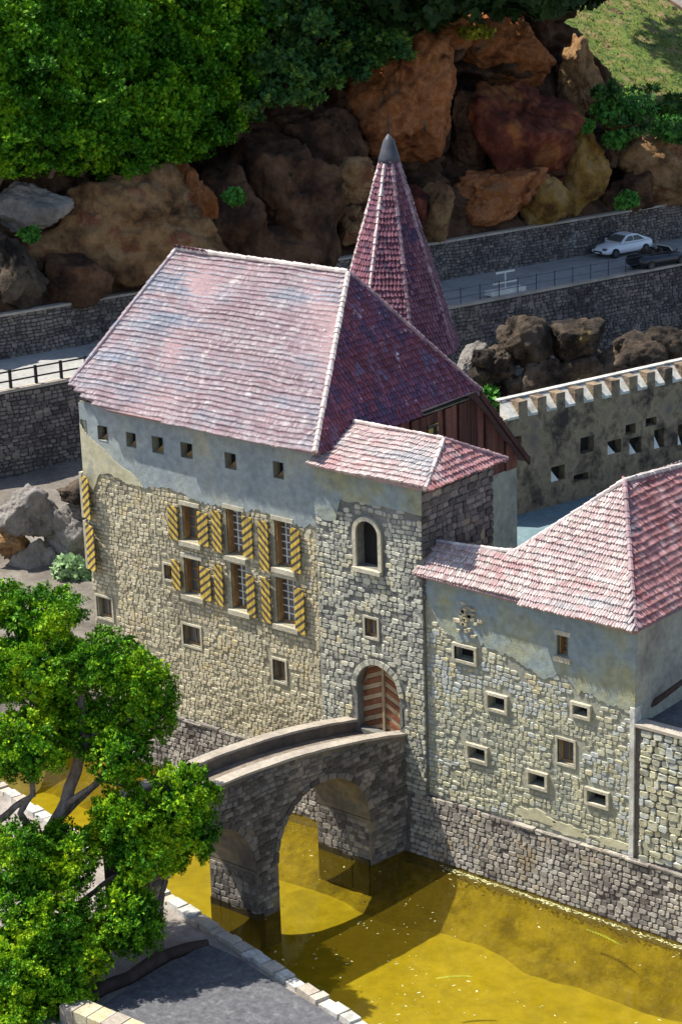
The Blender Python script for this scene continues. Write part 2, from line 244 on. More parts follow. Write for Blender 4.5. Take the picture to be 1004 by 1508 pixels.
# masonry: every stone is its own chamfered piece; the largest 300 of a wall are objects, the rest one joined part
def stone_shape(rs):
    j = lambda s=.06: rs.uniform(-s, s)
    ou = [(-.5+j(.03), -.3+j()), (-.34+j(), -.5+j(.03)), (.34+j(), -.5+j(.03)), (.5+j(.03), -.3+j()), (.5+j(.03), .3+j()), (.34+j(), .5+j(.03)), (-.34+j(), .5+j(.03)), (-.5+j(.03), .3+j())]
    k = rs.uniform(.8, .9); vs = [(x, .15, z) for x, z in ou]+[(x*k+j(.02), -1+rs.uniform(0, .3), z*k+j(.02)) for x, z in ou]
    return vs, [tuple(range(8, 16))]+[(i, (i+1) % 8, 8+(i+1) % 8, 8+i) for i in range(8)]
rs_ = random.Random(3); SHAPES = [stone_shape(rs_) for _ in range(12)]
TEMPL = {}
def templ(mat):
    if mat.name not in TEMPL:
        L = []
        for k, (vs, fs) in enumerate(SHAPES):
            me = bpy.data.meshes.new('stone'); me.from_pydata(vs, [], fs); a = me.attributes.new('rnd', 'FLOAT', 'FACE'); a.data.foreach_set('value', [k/12]*len(fs)); me.materials.append(mat); L.append(me)
        TEMPL[mat.name] = L
    return TEMPL[mat.name]
def masonry(th, org, u, n, a0, a1, b0, b1, mat, ok=lambda a, b: True, rowh=.23, wid=.36, dep=.09, nind=300, up=None, wob=.06, name='stone', seed=1, skip=0.):
    rs = random.Random(seed); org, u, n = Vector(org), Vector(u).normalized(), Vector(n).normalized(); up = Vector((0, 0, 1)) if up is None else Vector(up).normalized()
    out = []; b = b0
    while b < b1-rowh*.4:
        h = rowh*rs.uniform(.8, 1.2); a = a0-rs.uniform(0, wid*.3)
        while a < a1:
            ww = wid*rs.uniform(.55, 1.5); lo, hi = max(a, a0), min(a+ww, a1)
            if hi-lo > wid*.3 and rs.random() >= skip*(1+5*max(0, noise.noise(Vector((a*.9, b*.9, seed*1.3))))):
                ca, cb = (lo+hi)/2, b+h/2
                hh = h
                if rs.random() < .12: hh = h*1.5
                cb += wob*noise.noise(Vector((ca*.7, cb*.7, seed*3.1)))*2
                if all(ok(ca+sa*(hi-lo)*.42, cb+sb*hh*.42) for sa, sb in ((0, 0), (-1, -1), (1, -1), (1, 1), (-1, 1))):
                    g = .024
                    P = org+u*ca+up*cb
                    ang = rs.uniform(-.06, .06); uu = u*math.cos(ang)+up*math.sin(ang); vv = up*math.cos(ang)-u*math.sin(ang)
                    mtx = Matrix((uu*(hi-lo-g), -n*dep*rs.uniform(.6, 1.4), vv*(hh-g))).transposed().to_4x4(); mtx.translation = P
                    out.append(((hi-lo)*hh/(P-CAM).length_squared, mtx, rs.randrange(12)))
            a += ww
        b += h
    out.sort(key=lambda t: -t[0]); T = templ(mat); base = WO[th.name]
    for _, m, k in out[:nind]:
        o = bpy.data.objects.new(name, T[k]); COL.objects.link(o); o.parent = th; m = m.copy(); m.translation -= base; o.matrix_basis = m
    if len(out) > nind:
        mb = MB()
        for _, m, k in out[nind:]: mb.add([m @ Vector(p) for p in SHAPES[k][0]], SHAPES[k][1])
        o = mb.build('small_stones' if nind else 'stonework', mat, th); o['kind'] = 'stuff'
    return out
# roof tiles on one slope
def tiles(th, poly, eave, mat, row=.26, wid=.2, thick=.05, wob=.05, name='roof_tiles', parent=None, seed=0, slab=.14, lift=.06):
    P = [Vector(p) for p in poly]; o = P[0]; u = Vector(eave).normalized()
    nrm = Vector((0, 0, 0))
    for i in range(len(P)): nrm += (P[i]-o).cross(P[(i+1) % len(P)]-o)
    nrm.normalize()
    if nrm.z < 0: nrm = -nrm
    u = (u-nrm*u.dot(nrm)).normalized(); v = nrm.cross(u)
    if v.z < 0: v = -v
    q = [((p-o).dot(u), (p-o).dot(v)) for p in P]; bs = [b for _, b in q]; rs = random.Random(seed+5)
    mb = MB(); b = min(bs)-.04
    def span(bb):
        xs = []
        for (a1, c1), (a2, c2) in zip(q, q[1:]+q[:1]):
            if (c1-bb)*(c2-bb) < 0: xs.append(a1+(bb-c1)*(a2-a1)/(c2-c1))
        return (min(xs), max(xs)) if len(xs) >= 2 else None
    while b < max(bs):
        s = span(min(max(b+row*.5, min(bs)+.01), max(bs)-.01))
        if s:
            a = s[0]-rs.uniform(0, wid*.5); rowoff = rs.uniform(-.02, .02); rl = rs.uniform(.75, 1.3)
            while a < s[1]:
                w_ = wid*rs.uniform(.8, 1.2); a0, a1 = max(a, s[0]-.02), min(a+w_, s[1]+.02)
                if a1-a0 > .05:
                    dz = wob*noise.noise(Vector((a*.5, b*.5, seed+.5)))*2; db = wob*1.2*noise.noise(Vector((a*.8, b*.8, seed+9.5)))+rs.uniform(-.02, .02)+rowoff
                    t = thick*rl*rs.uniform(.65, 1.4)
                    def pt(aa, bb, hh): return o+u*aa+v*bb+nrm*(hh+dz)
                    bl, bh = b+db, b+row*1.15; g = .012
                    m_ = (a0+a1)/2
                    vs = [pt(a0+g, bl+.03, lift-.06), pt(m_, bl-.02, lift-.06), pt(a1-g, bl+.03, lift-.06), pt(a0+g, bl+.03, lift+t*.8), pt(m_, bl-.02, lift+t*1.25), pt(a1-g, bl+.03, lift+t*.8), pt(a0+g, bh, lift-.035), pt(m_, bh, lift-.01), pt(a1-g, bh, lift-.035)]
                    mb.add(vs, ((0, 1, 4, 3), (1, 2, 5, 4), (3, 4, 7, 6), (4, 5, 8, 7), (0, 3, 6), (2, 8, 5)))
                a += w_
        b += row
    t = mb.build(name, mat, parent or th); t['kind'] = 'stuff'
    return t
def slab(mb, poly, th=.14):
    P = [Vector(p) for p in poly]; n = (P[1]-P[0]).cross(P[2]-P[0]).normalized()
    if n.z < 0: n = -n
    mb.prism([p-n*th for p in P], n*th)
def ridge(th, a, b, mat, r=.11, step=.3, name='ridge_tiles', parent=None):
    a, b = Vector(a), Vector(b); L = (b-a).length; k = max(2, int(L/step)); mb = MB(); d = (b-a)/k
    for i in range(k):
        p = a+d*i; j = random.uniform(.85, 1.15)
        mb.tube([p-d*.08, p+d*.92], [r*1.15*j, r*.88*j], 7)
    o = mb.build(name, mat, parent or th); o['kind'] = 'stuff'; return o
def wallgrid(mb, x0, x1, z0, z1, y, holes, dep=.4):
    xs = sorted({x0, x1, *[h[0] for h in holes], *[h[1] for h in holes]}); zs = sorted({z0, z1, *[h[2] for h in holes], *[h[3] for h in holes]})
    for xa, xb in zip(xs, xs[1:]):
        for za, zb in zip(zs, zs[1:]):
            cx, cz = (xa+xb)/2, (za+zb)/2
            if not any(h[0] < cx < h[1] and h[2] < cz < h[3] for h in holes): mb.quad((xa, y, za), (xb, y, za), (xb, y, zb), (xa, y, zb))
    for a, b, c, d in holes:
        mb.quad((a, y, c), (a, y+dep, c), (a, y+dep, d), (a, y, d)); mb.quad((b, y, c), (b, y, d), (b, y+dep, d), (b, y+dep, c))
        mb.quad((a, y, c), (b, y, c), (b, y+dep, c), (a, y+dep, c)); mb.quad((a, y, d), (a, y+dep, d), (b, y+dep, d), (b, y, d))
def rect_px(r, y=0.):
    xl, yt, xr, yb = r; cx, cy = (xl+xr)/2, (yt+yb)/2
    return (onY(xl, cy, y).x, onY(xr, cy, y).x, onY(cx, yb, y).z, onY(cx, yt, y).z)
def bars(mb, a, b, c, d, y0, y1, t):
    mb.bx(a, a+t, y0, y1, c, d); mb.bx(b-t, b, y0, y1, c, d); mb.bx(a+t, b-t, y0, y1, c, c+t); mb.bx(a+t, b-t, y0, y1, d-t, d)
def window(th, h, y, kind, dep=.4):
    """a casement set in its recess: frame > pane, glazing_bar, sill, surround"""
    a, b, c, d = h; m = MB(); t = .07
    if kind in ('slot', 'hole'):
        m.bx(a+.004, b-.004, y+dep-.05, y+dep, c+.004, d-.004); f = m.build('window', MT['dark'], th)
        if kind == 'hole':     # wood-toned triangle takes the place of sunlight in the attic opening
            q = MB(); q.prism([(a+.01, y+.22, c+.01), (b-.02, y+.32, c+.01), (b-.02, y+.32, c+(d-c)*.75)], (0, .04, 0)); q.build('inner_shutter', MT['wood'], f)
    else:
        bars(m, a+.003, b-.003, c+.003, d-.003, y+dep-.16, y+dep-.06, t); f = m.build('window', MT['wood'], th)
        p = MB(); p.bx(a+t, b-t, y+dep-.11, y+dep-.09, c+t, d-t); p.build('pane', MT['glass'], f)
        g = MB(); nx = 2 if kind != 'lattice' else 3; nz = {'lattice': 6, 'wood': 3, 'small': 1}[kind]
        for i in range(1, nx): x = a+t+(b-a-2*t)*i/nx; g.bx(x-.022, x+.022, y+dep-.14, y+dep-.1, c+t, d-t)
        for i in range(1, nz): z = c+t+(d-c-2*t)*i/nz; g.bx(a+t, b-t, y+dep-.135, y+dep-.105, z-.02, z+.02)
        if nx > 1: g.build('glazing_bar', MT['white'] if kind == 'lattice' else MT['wood'], f)
        if kind in ('lattice', 'wood'):      # one leaf stands open into the recess
            q = MB(); q.box((a+.07, y+dep*.45, (c+d)/2), (.015, 0, 0), (0, dep*.38, 0), (0, 0, (d-c)*.46)); q.build('open_leaf', MT['wood'], f)
    if kind == 'slot' or kind == 'small':
        s = MB(); e = .10 if kind == 'slot' else .08; p = .06 if kind == 'slot' else .02
        for A, B, C_, D in ((a-e, a, c-e, d+e), (b, b+e, c-e, d+e), (a, b, c-e, c), (a, b, d, d+e)): s.bx(A, B, y-p-.03, y+.05, C_, D)
        s.build('surround', MT['frame'], f)
    elif kind in ('lattice', 'wood'):
        s = MB(); s.bx(a-.1, b+.14, y-.16, y+.1, c-.2, c-.02); s.build('sill', MT['frame'], f)
        s = MB(); s.bx(a-.1, b+.1, y-.075, y+.05, d+.01, d+.17); s.build('lintel', MT['frame'], f)
    return f
def shutter(th, r, y, mat, ang=0.):
    a, b, c, d = r; w_ = (b-a); m = MB(); ca, sa = math.cos(ang), math.sin(ang)
    def P(s, q): return Vector((a+s*ca+q*sa*0, y-.05-s*abs(sa), 0))
    n = 3
    for i in range(n):          # three planks and two battens
        s0, s1 = w_*i/n+.006, w_*(i+1)/n-.006
        p0, p1 = P(s0, 0), P(s1, 0)
        m.prism([(p0.x, p0.y, c+random.uniform(0, .02)), (p1.x, p1.y, c+random.uniform(0, .02)), (p1.x, p1.y, d-random.uniform(0, .02)), (p0.x, p0.y, d-random.uniform(0, .02))], (0, -.05, 0))
    return m.build('shutter', mat, th, origin=(a, y, c))
# ------------------------------------------------------------------ foliage
def sprays(cen, rad, n, leaf=.24, wid=.085, nl=7, fan=1.1, seed=0, shell=.55, up=.5, flat=0., lob=.18, tuft=0, tamp=.28):
    """n sprays of nl leaflets each, spread through an uneven ellipsoid; returns verts, quads, random"""
    g = np.random.default_rng(seed); cen = np.array(cen, float); rad = np.array(rad, float)
    d = g.normal(size=(n, 3)); d /= np.linalg.norm(d, axis=1)[:, None]
    rr = shell+(1-shell)*g.random(n)**.6
    k = g.normal(size=(9, 3)); k /= np.linalg.norm(k, axis=1)[:, None]                     # lobes of the outline
    l = (np.maximum(0, d@k.T)**6*g.uniform(-.6, 1., 9)).sum(1)*lob*2.2
    l += .09*np.sin(d[:, 0]*9+seed)*np.sin(d[:, 1]*8+1.7*seed)*np.sin(d[:, 2]*9)
    if tuft:
        kd = g.normal(size=(tuft, 3)); kd /= np.linalg.norm(kd, axis=1)[:, None]; ki = g.integers(0, tuft, n); sp = .62/math.sqrt(tuft)*2
        d = kd[ki]+g.normal(size=(n, 3))*sp*.62; d /= np.linalg.norm(d, axis=1)[:, None]
        ang = np.arccos(np.clip((d*kd[ki]).sum(1), -1, 1)); ka = g.uniform(.5, 1.2, tuft)[ki]
        l = lob*np.sin(kd[ki][:, 0]*3+seed)*np.sin(kd[ki][:, 2]*3.3)+tamp*ka*(1-np.minimum(ang/sp, 1.2)**2)-tamp*.5
    p = cen+d*rad*(rr*(1+l))[:, None]
    tg = g.normal(size=(n, 3)); tg -= d*(tg*d).sum(1)[:, None]; tg /= np.linalg.norm(tg, axis=1)[:, None]
    t = tg+d*.55+np.array([0, 0, up*.5]); t /= np.linalg.norm(t, axis=1)[:, None]
    s = np.cross(t, g.normal(size=(n, 3))*.3+d+np.array([0, 0, .25])); s /= np.linalg.norm(s, axis=1)[:, None]
    sc = g.uniform(.7, 1.3, n); rn = g.random(n)
    Vs = []; 
    nn = np.cross(t, s)
    for j in range(nl):
        a = (j/(max(nl-1, 1))-.5)*2*fan+g.normal(size=n)*.15
        dr = t*np.cos(a)[:, None]+s*np.sin(a)[:, None]; sd = -t*np.sin(a)[:, None]+s*np.cos(a)[:, None]
        sd = sd+nn*(g.normal(size=n)*.35)[:, None]; dr = dr+nn*(g.normal(size=n)*.18)[:, None]
        ll = (leaf*sc*(1-.35*abs(a)/fan*.8)*g.uniform(.75, 1.2, n))[:, None]; ww = (wid*sc)[:, None]
        b = p+t*(leaf*.25*(nl-1-abs(2*j-nl+1))/nl*sc)[:, None]
        Vs.append(np.stack([b, b+dr*ll*.55+sd*ww*.5, b+dr*ll, b+dr*ll*.55-sd*ww*.5], 1))
    V = np.stack(Vs, 1).reshape(-1, 3); m = n*nl
    Q = np.arange(m*4).reshape(m, 4)
    r = np.clip(np.repeat(rn, nl)*.42+.18*g.random(m)+np.tile(.4*(1-np.abs(np.linspace(-1, 1, nl))), n)+g.normal(size=m)*.06, 0, 1)
    return V, Q, r
def foliage(name, parts, mat, parent=None, origin=None):
    V = []; Q = []; r = []; o = 0
    for v, q, x in parts: V.append(v); Q.append(q+o); r.append(x); o += len(v)
    return npmesh(name, np.concatenate(V), np.concatenate(Q), np.concatenate(r), mat, parent, origin)
# ------------------------------------------------------------------ rocks
_bm = bmesh.new(); bmesh.ops.create_icosphere(_bm, subdivisions=5, radius=1); _bm.verts.ensure_lookup_table()
ICO5 = ([v.co.copy() for v in _bm.verts], [tuple(v.index for v in f.verts) for f in _bm.faces]); _bm.free()
_bm = bmesh.new(); bmesh.ops.create_icosphere(_bm, subdivisions=4, radius=1); _bm.verts.ensure_lookup_table()
ICO4 = ([v.co.copy() for v in _bm.verts], [tuple(v.index for v in f.verts) for f in _bm.faces]); _bm.free()
_bm = bmesh.new(); bmesh.ops.create_icosphere(_bm, subdivisions=3, radius=1); _bm.verts.ensure_lookup_table()
ICO3 = ([v.co.copy() for v in _bm.verts], [tuple(v.index for v in f.verts) for f in _bm.faces]); _bm.free()
HF = Vector((FW.x, FW.y, 0)).normalized()
def boulder(c, rx, rz, ry, mat, label, seed, group=None, tilt=0., name='boulder', det=5, cat='boulder'):
    rs = random.Random(seed*13+1); pl = []
    for _ in range(10):
        n = Vector((rs.gauss(0, 1), rs.gauss(0, 1), rs.gauss(0, 1))).normalized(); pl.append((n, rs.uniform(.52, .88)))
    V, F = {5: ICO5, 4: ICO4, 3: ICO3}[det]; vs = []; ct, st = math.cos(tilt), math.sin(tilt); sv = Vector((seed*7.3, seed*3.1, seed*1.7))
    raw = []
    for d in V:
        r = 1.12
        for n, k in pl:
            q = n.dot(d)
            if q > .05: r = min(r, k/q)
        r += .06*noise.noise(d*1.6+sv)+.05*noise.noise(d*3.5+sv)-.055*(1-abs(noise.noise(d*3+sv)*2.4))**3*(abs(noise.noise(d*3+sv))<.4)+.028*noise.noise(d*7+sv)+.016*noise.noise(d*15+sv)+.008*noise.noise(d*30+sv)
        _, cp = noise.voronoi(d*2.3+sv); r += .07*(noise.cell(cp[0]*7.7)-.5)*min(1., 14*( _[1]-_[0])); _, cp = noise.voronoi(d*5.5+sv); r += .022*(noise.cell(cp[0]*7.7)-.5)*min(1., 14*(_[1]-_[0]))
        raw.append(d*r)
    mx_ = [max(abs(p[k]) for p in raw) for k in range(3)]
    for p in raw:
        p = Vector((p.x/mx_[0], p.y/mx_[1], p.z/mx_[2])); x, z = p.x*rx*ct-p.z*rz*st, p.x*rx*st+p.z*rz*ct
        vs.append(Vector(c)+RT*x+HF*p.y*ry+Vector((0, 0, z)))
    mb = MB(); mb.add(vs, F, rs.random()); o = mb.build(name, mat, None, origin=c, smooth=(det == 5)); return tag(o, label, cat, group)
MT['limewash'] = rough('worn limewash', [(.35, (.36, .35, .32)), (.5, (.52, .51, .47)), (.65, (.60, .58, .53))], 1.2, (.95, 1.05), .4, 8, stain=((.30, .27, .22), 1.5, .54, .7))
# ------------------------------------------------------------------ the setting
def sheet(name, x0, x1, y0, y1, f, mat, nx=40, ny=40, kind='structure'):
    vs = []; fs = []
    for j in range(ny+1):
        for i in range(nx+1):
            x, y = x0+(x1-x0)*i/nx, y0+(y1-y0)*j/ny; p = f(x, y); vs.append(p if isinstance(p, (tuple, Vector)) else (x, y, p))
    for j in range(ny):
        for i in range(nx): k = j*(nx+1)+i; fs.append((k, k+1, k+nx+2, k+nx+1))
    m = MB(); m.add(vs, fs, .5); o = m.build(name, mat, smooth=True); o['kind'] = kind; return o
N3 = lambda x, y, z=0: noise.noise(Vector((x, y, z)))
sheet('ground', -1500, 1500, -1500, 1500, lambda x, y: -1.9, MT['earth'], 2, 2)
sheet('pond_bed', -46, 46, -16, .2, lambda x, y: -1.45+.1*N3(x*.4, y*.4), MT['bed'], 60, 24)
sheet('water', -46, 46, -16, -.02, lambda x, y: 0., watermat(), 4, 2)
sheet('castle_ground', -47, 46, .5, 90, lambda x, y: 3+.25*N3(x*.25, y*.25)+.12*N3(x, y) if x < -15 or y > 2 else 1.5, MT['earth'], 120, 110)
sheet('moat_slope', -46, -15.6, -3.2, .8, lambda x, y: -1.4+4.4*max(0, min(1, (y+2.6)/3.0))+.25*N3(x*.7, y*.7), MT['earth'], 60, 12)
sheet('courtyard', -14, 14, 12.3, 60, lambda x, y: 3.45, MT['court'], 2, 2)
RDN = Vector((.968, -.252, 0)).normalized(); RDD = Vector((.252, .968, 0)).normalized()
A0 = Vector((-38.7, 16.9, 0)); B0 = Vector((-44.6, 22.2, 0)); B0 = B0-RDD*(B0-A0).dot(RDD)
def rd(s, o=0., z=0.): return A0+RDD*s-RDN*o+Vector((0, 0, z))          # o metres back from the near road edge
RW = (A0-B0).dot(RDN)
m = MB(); m.quad(rd(-60, .1, 7.5), rd(120, .1, 7.5), rd(120, RW+.3, 7.5), rd(-60, RW+.3, 7.5)); o = m.build('road', MT['road']); o['kind'] = 'structure'
GS, GT = 56., 4.4
def cliff_pt(s, t, k=1.):
    e = max(0, t-GT-max(0, 55.5-s)*2.2) if s > 48 else 0.; e = min(e, 30)
    p = rd(s, RW+.45+(t-e)*.45+e*1.7, 9.9+(t-e)+e*.72); a = N3(s*.16, t*.16, 3)*1.6+N3(s*.5, t*.5, 5)*.7+N3(s*1.4, t*1.4, 8)*.25
    return p+RDN*a*min(1, t*.4)*k
def crag(s, t):
    P = cliff_pt(s, t); v = Vector((s*.30, t*.42, 1.7)); dd, cp = noise.voronoi(v); a = (noise.cell(cp[0]*9.1)-.35)*2.2*min(1, (dd[1]-dd[0])*6)
    d2, c2 = noise.voronoi(Vector((s*.9, t*1.2, 4.1))); a += (noise.cell(c2[0]*9.1)-.5)*.7*min(1, (d2[1]-d2[0])*5)+.12*N3(s*3, t*3, 2)
    return P+RDN*a*min(1, t*.5)*(0 if s > 53 and t > 4.4 else 1)
sheet('hillside', -8, 74, 0, 24, crag, MT['soil'], 420, 130)
sheet('far_hillside', -50, -8, 0, 24, cliff_pt, MT['soil'], 40, 24)
sheet('hilltop', -60, 52, 0, 200, lambda s, t: rd(s, RW+11.0+t, 33.5+t*.25+N3(s*.1, t*.1)*1.2), MT['turf'], 30, 30)
CN = Vector((RDN.x, RDN.y, .45)).normalized(); CP = rd(0, RW+.45, 10)
def onC(px, py, off=0.): return onP(px, py, CP+CN*off, CN)
# grass bank high on the slope
def grassf(u, v):
    s, t = 53.5+u*20, 4.7+v*26; return cliff_pt(s, t+max(0, 55.5-s)*2.2)+Vector((0, 0, .12+.25*N3(s*1.1, t*1.1, 2)))
sheet('grass_slope', 0, 1, 0, 1, grassf, MT['turf'], 60, 60)
# road walls
def roadwall(name, o0, o1, z0, z1, s0, s1, label, cat, n_, row, wid, seed):
    th = thing(name, rd((s0+s1)/2, (o0+o1)/2, z0), label, cat); m = MB(); a, b, c, d = rd(s0, o0), rd(s1, o0), rd(s1, o1), rd(s0, o1)
    m.prism([a+Vector((0, 0, z0)), b+Vector((0, 0, z0)), c+Vector((0, 0, z0)), d+Vector((0, 0, z0))], (0, 0, z1-z0)); m.build('wall', MT['roadm'], th)
    masonry(th, rd(0, o0), RDD, RDN, s0, s1, z0+.05, z1-.06, MT['roadw'], rowh=row, wid=wid, dep=.1, seed=seed, nind=300)
    k = MB(); s = s0
    while s < s1:
        e = s+random.uniform(1.2, 2.2); k.box(rd((s+e)/2, o0+.12, z1+.07), RDD*((e-s)/2-.01), RDN*.26, Vector((0, 0, .07))); s = e
    k.build('coping', MT['coping'], th)
    return th
roadwall('retaining_wall', 0, .9, 2.2, 7.5, -9, 66, 'tall dark stone retaining wall carrying the road behind the castle', 'wall', 1, .21, .38, 11)
roadwall('roadside_wall', RW, RW+.6, 7.4, 9.9, -3, 66, 'low dark stone wall between the road and the boulders', 'wall', 1, .2, .36, 12)
# ------------------------------------------------------------------ the moat wall below the castle
MW = thing('moat_wall', (-2, 0, -1.1), 'long dark violet rubble wall rising from the pond under the castle', 'wall')
def band(mb, x0, x1, prof): # an extruded cross-section in (y, z)
    mb.prism([(x0, y, z) for y, z in prof], (x1-x0, 0, 0))
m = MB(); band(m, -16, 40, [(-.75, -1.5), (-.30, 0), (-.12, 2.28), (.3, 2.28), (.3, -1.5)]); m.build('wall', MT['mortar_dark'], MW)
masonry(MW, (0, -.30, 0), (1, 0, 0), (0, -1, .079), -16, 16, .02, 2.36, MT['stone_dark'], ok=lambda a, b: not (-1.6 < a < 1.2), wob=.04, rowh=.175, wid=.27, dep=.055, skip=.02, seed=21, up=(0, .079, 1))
m = MB()
for i in range(46):
    x = -16+i*.9; x2 = x+.88
    if x < -5.5 or x > 5.4: m.bx(x, x2, -.22+random.uniform(-.04, .04), .02, 2.285, 2.33+random.uniform(-.03, .05))
m.build('ledge', MT['stone_dark'], MW)
vs = []
m = MB()   # weed and slime lying on the foot of the wall under the water
g = sheet('algae_bank', -16, 20, 0, 1, lambda x, v: Vector((x, -.5-v*(2.2+.8*N3(x*.3, 1)+.2*N3(x*1.1, 4)), -.25-1.3*v**.7+.16*N3(x*1.2, v*3)*(1-v)+.06*N3(x*5, v*9)*(1-v))), MT['algae'], 200, 14, kind='stuff')
del g['kind']; tag(g, kind='stuff')
# ------------------------------------------------------------------ the main house
X0, X1 = -14.45, -2.7
HS = thing('main_house', (-8.6, 6, 2.3), 'tall pale house with striped shutters under a broad hipped red roof', 'house')
att = [rect_px(r) for r in ((121, 617, 129, 640), (146, 627, 160, 648), (188, 637, 202, 658), (226, 643, 242, 667), (268, 652, 285, 674), (333, 667, 349, 690), (404, 680, 419, 704))]
big = [rect_px(r) for r in ((269, 746, 293, 797), (334, 751, 359, 818), (405, 768, 431, 836), (272, 823, 297, 876), (341, 831, 365, 898), (407, 852, 436, 920))]
low = [rect_px(r) for r in ((271, 922, 296, 951), (403, 972, 421, 1003), (144, 880, 166, 910), (243, 832, 255, 853))]
wm = MB(); wallgrid(wm, X0, X1, -.2, 14.25, 0, att+big+low)
wm.prism([(X0+.004, .012, -.2), (X0+.004, .012, 14.25), (X0+.004, 9.0, 14.2), (X0+.004, 12, 10.7), (X0+.004, 12, -.2)], (.25, 0, 0)); wm.prism([(X1-.004, .012, -.2), (X1-.004, 12, -.2), (X1-.004, 12, 10.7), (X1-.004, 9.0, 14.0), (X1-.004, .012, 14.0)], (-.25, 0, 0))
wm.bx(X0, X1, 11.75, 12, -.2, 10.7); wm.bx(X0+.3, X1-.3, .45, .6, -.2, 13.9)
HW = wm.build('wall', MT['mortar_main'], HS)
def plz(x): # lower edge of the plaster on the front
    f = (x-X0)/(X1-X0); return 11.45-.85*f*.2+.30*N3(x*.9, 1.3)+.14*N3(x*3.1, 5.)+.1*N3(x*8, 3.)+(-.75 if x < -13.6 else 0)*min(1, (-13.6-x)/.4)
def plaster(th, x0, x1, ztop, zlow, y, holes, mat, name='plaster', n=260, pr=.05):
    """a coat of plaster with a torn lower edge, proud of the masonry"""
    m = MB(); xs = sorted(set([x0+(x1-x0)*i/n for i in range(n+1)]+[h[0]-.0 for h in holes]+[h[1] for h in holes]))
    for a, b in zip(xs, xs[1:]):
        hs = [h for h in holes if h[0] <= (a+b)/2 <= h[1]]; za, zb = zlow(a), zlow(b)
        def y_(x, z): return y-pr
        segs = []; lo_a, lo_b = za, zb
        for h in sorted(hs, key=lambda h: h[2]):
            if h[3] < max(za, zb): continue
            if h[2] > max(lo_a, lo_b)+.02: segs.append((lo_a, lo_b, h[2], h[2]))
            lo_a = lo_b = max(h[3], lo_a if h[2] < lo_a else h[3])
        segs.append((lo_a, lo_b, ztop, ztop))
        for p, q, r, s in segs:
            k = max(1, int((r-p)/.4))
            for i in range(k):
                f0, f1 = i/k, (i+1)/k; A, B, C_, D = p+(r-p)*f0, q+(s-q)*f0, q+(s-q)*f1, p+(r-p)*f1
                m.quad((a, y_(a, A), A), (b, y_(b, B), B), (b, y_(b, C_), C_), (a, y_(a, D), D), .5)
            m.quad((a, y+.02, p), (b, y+.02, q), (b, y_(b, q), q), (a, y_(a, p), p), .5)
    for h in holes:
        for x in (h[0], h[1]): m.quad((x, y-pr-.02, h[2]), (x, y+.02, h[2]), (x, y+.02, h[3]), (x, y-pr-.02, h[3]), .5)
        for z in (h[2], h[3]): m.quad((h[0], y-pr-.02, z), (h[1], y-pr-.02, z), (h[1], y+.02, z), (h[0], y+.02, z), .5)
    m.quad((x0, y+.02, zlow(x0)), (x0, y-pr, zlow(x0)), (x0, y-pr, ztop), (x0, y+.02, ztop), .5); m.quad((x1, y+.02, zlow(x1)), (x1, y-pr, zlow(x1)), (x1, y-pr, ztop), (x1, y+.02, ztop), .5)
    return m.build(name, mat, th)
plaster(HS, X0-.02, X1, 14.2, plz, 0, att, MT['plaster'])
m = MB(); zz = [(-14.47, 13.4), (-14.2, 13.05), (-13.7, 12.75), (-13.2, 12.5), (-12.7, 12.15), (-12.3, 11.95), (-11.9, 11.85), (-11.5, 11.62), (-11.2, 11.3)]
zz = [(a+(c-a)*k/5, b+(d-b)*k/5+.05*N3(a*3+k, 4)) for (a, b), (c, d) in zip(zz, zz[1:]) for k in range(5)]
for (a, b), (c, d) in zip(zz, zz[1:]): la, lc = min(plz(a)-.02, b), min(plz(c)-.02, d); m.add([(a, -.068, la), (c, -.068, lc), (c, -.068, d), (a, -.068, b), (a, -.03, la), (c, -.03, lc), (c, -.03, d), (a, -.03, b)], ((0, 1, 2, 3), (0, 4, 5, 1), (3, 2, 6, 7)), .5)
m.build('lime_plaster', MT['plaster_lime'], HS)  # sunlit part of the coat, cut along the roof's shadow line
def clear(h, a, b, e=.14): return not (h[0]-e < a < h[1]+e and h[2]-e < b < h[3]+e)
sh_px = [((251, 744, 265, 793), 0), ((294, 754, 310, 803), 1), ((315, 751, 331, 811), 0), ((360, 760, 375, 820), 1), ((384, 766, 400, 839), 0), ((431, 777, 446, 842), 1),
         ((256, 824, 270, 866), 0), ((298, 835, 315, 883), 1), ((319, 831, 333, 890), 0), ((366, 846, 379, 907), 1), ((388, 850, 402, 915), 0), ((437, 865, 453, 932), 1)]
masonry(HS, (0, 0, 0), (1, 0, 0), (0, -1, 0), X0, X1, 2.3, 11.7, MT['stone_main'], ok=lambda a, b: b < plz(a)+.12+.7*N3(a*1.7, b*1.7) and all(clear(h, a, b) for h in big+low), rowh=.16, wid=.245, dep=.042, skip=.045, seed=31)
for h in att: window(HS, h, -.1, 'hole', .45)
for h, k in zip(big, ('wood', 'lattice', 'lattice', 'wood', 'lattice', 'lattice')): window(HS, h, 0, k, .42)
for h in low: window(HS, h, 0, 'small', .35)
for r, s in sh_px:
    q = rect_px(r); shutter(HS, q, -.02, MT['stripe_b'] if s else MT['stripe_a'], random.uniform(.04, .14)*(1 if not s else 1))
for r in ((127, 700, 142, 762), (133, 772, 151, 838)):
    q = rect_px(r); shutter(HS, (q[0]-.05, q[1], q[2], q[3]), -.04, MT['stripe_b'], .35)
    m = MB(); m.bx(q[0]-.25, q[0]-.1, -.06, .12, q[2]-.05, q[3]+.05); m.build('shutter_post', MT['frame'], HS)
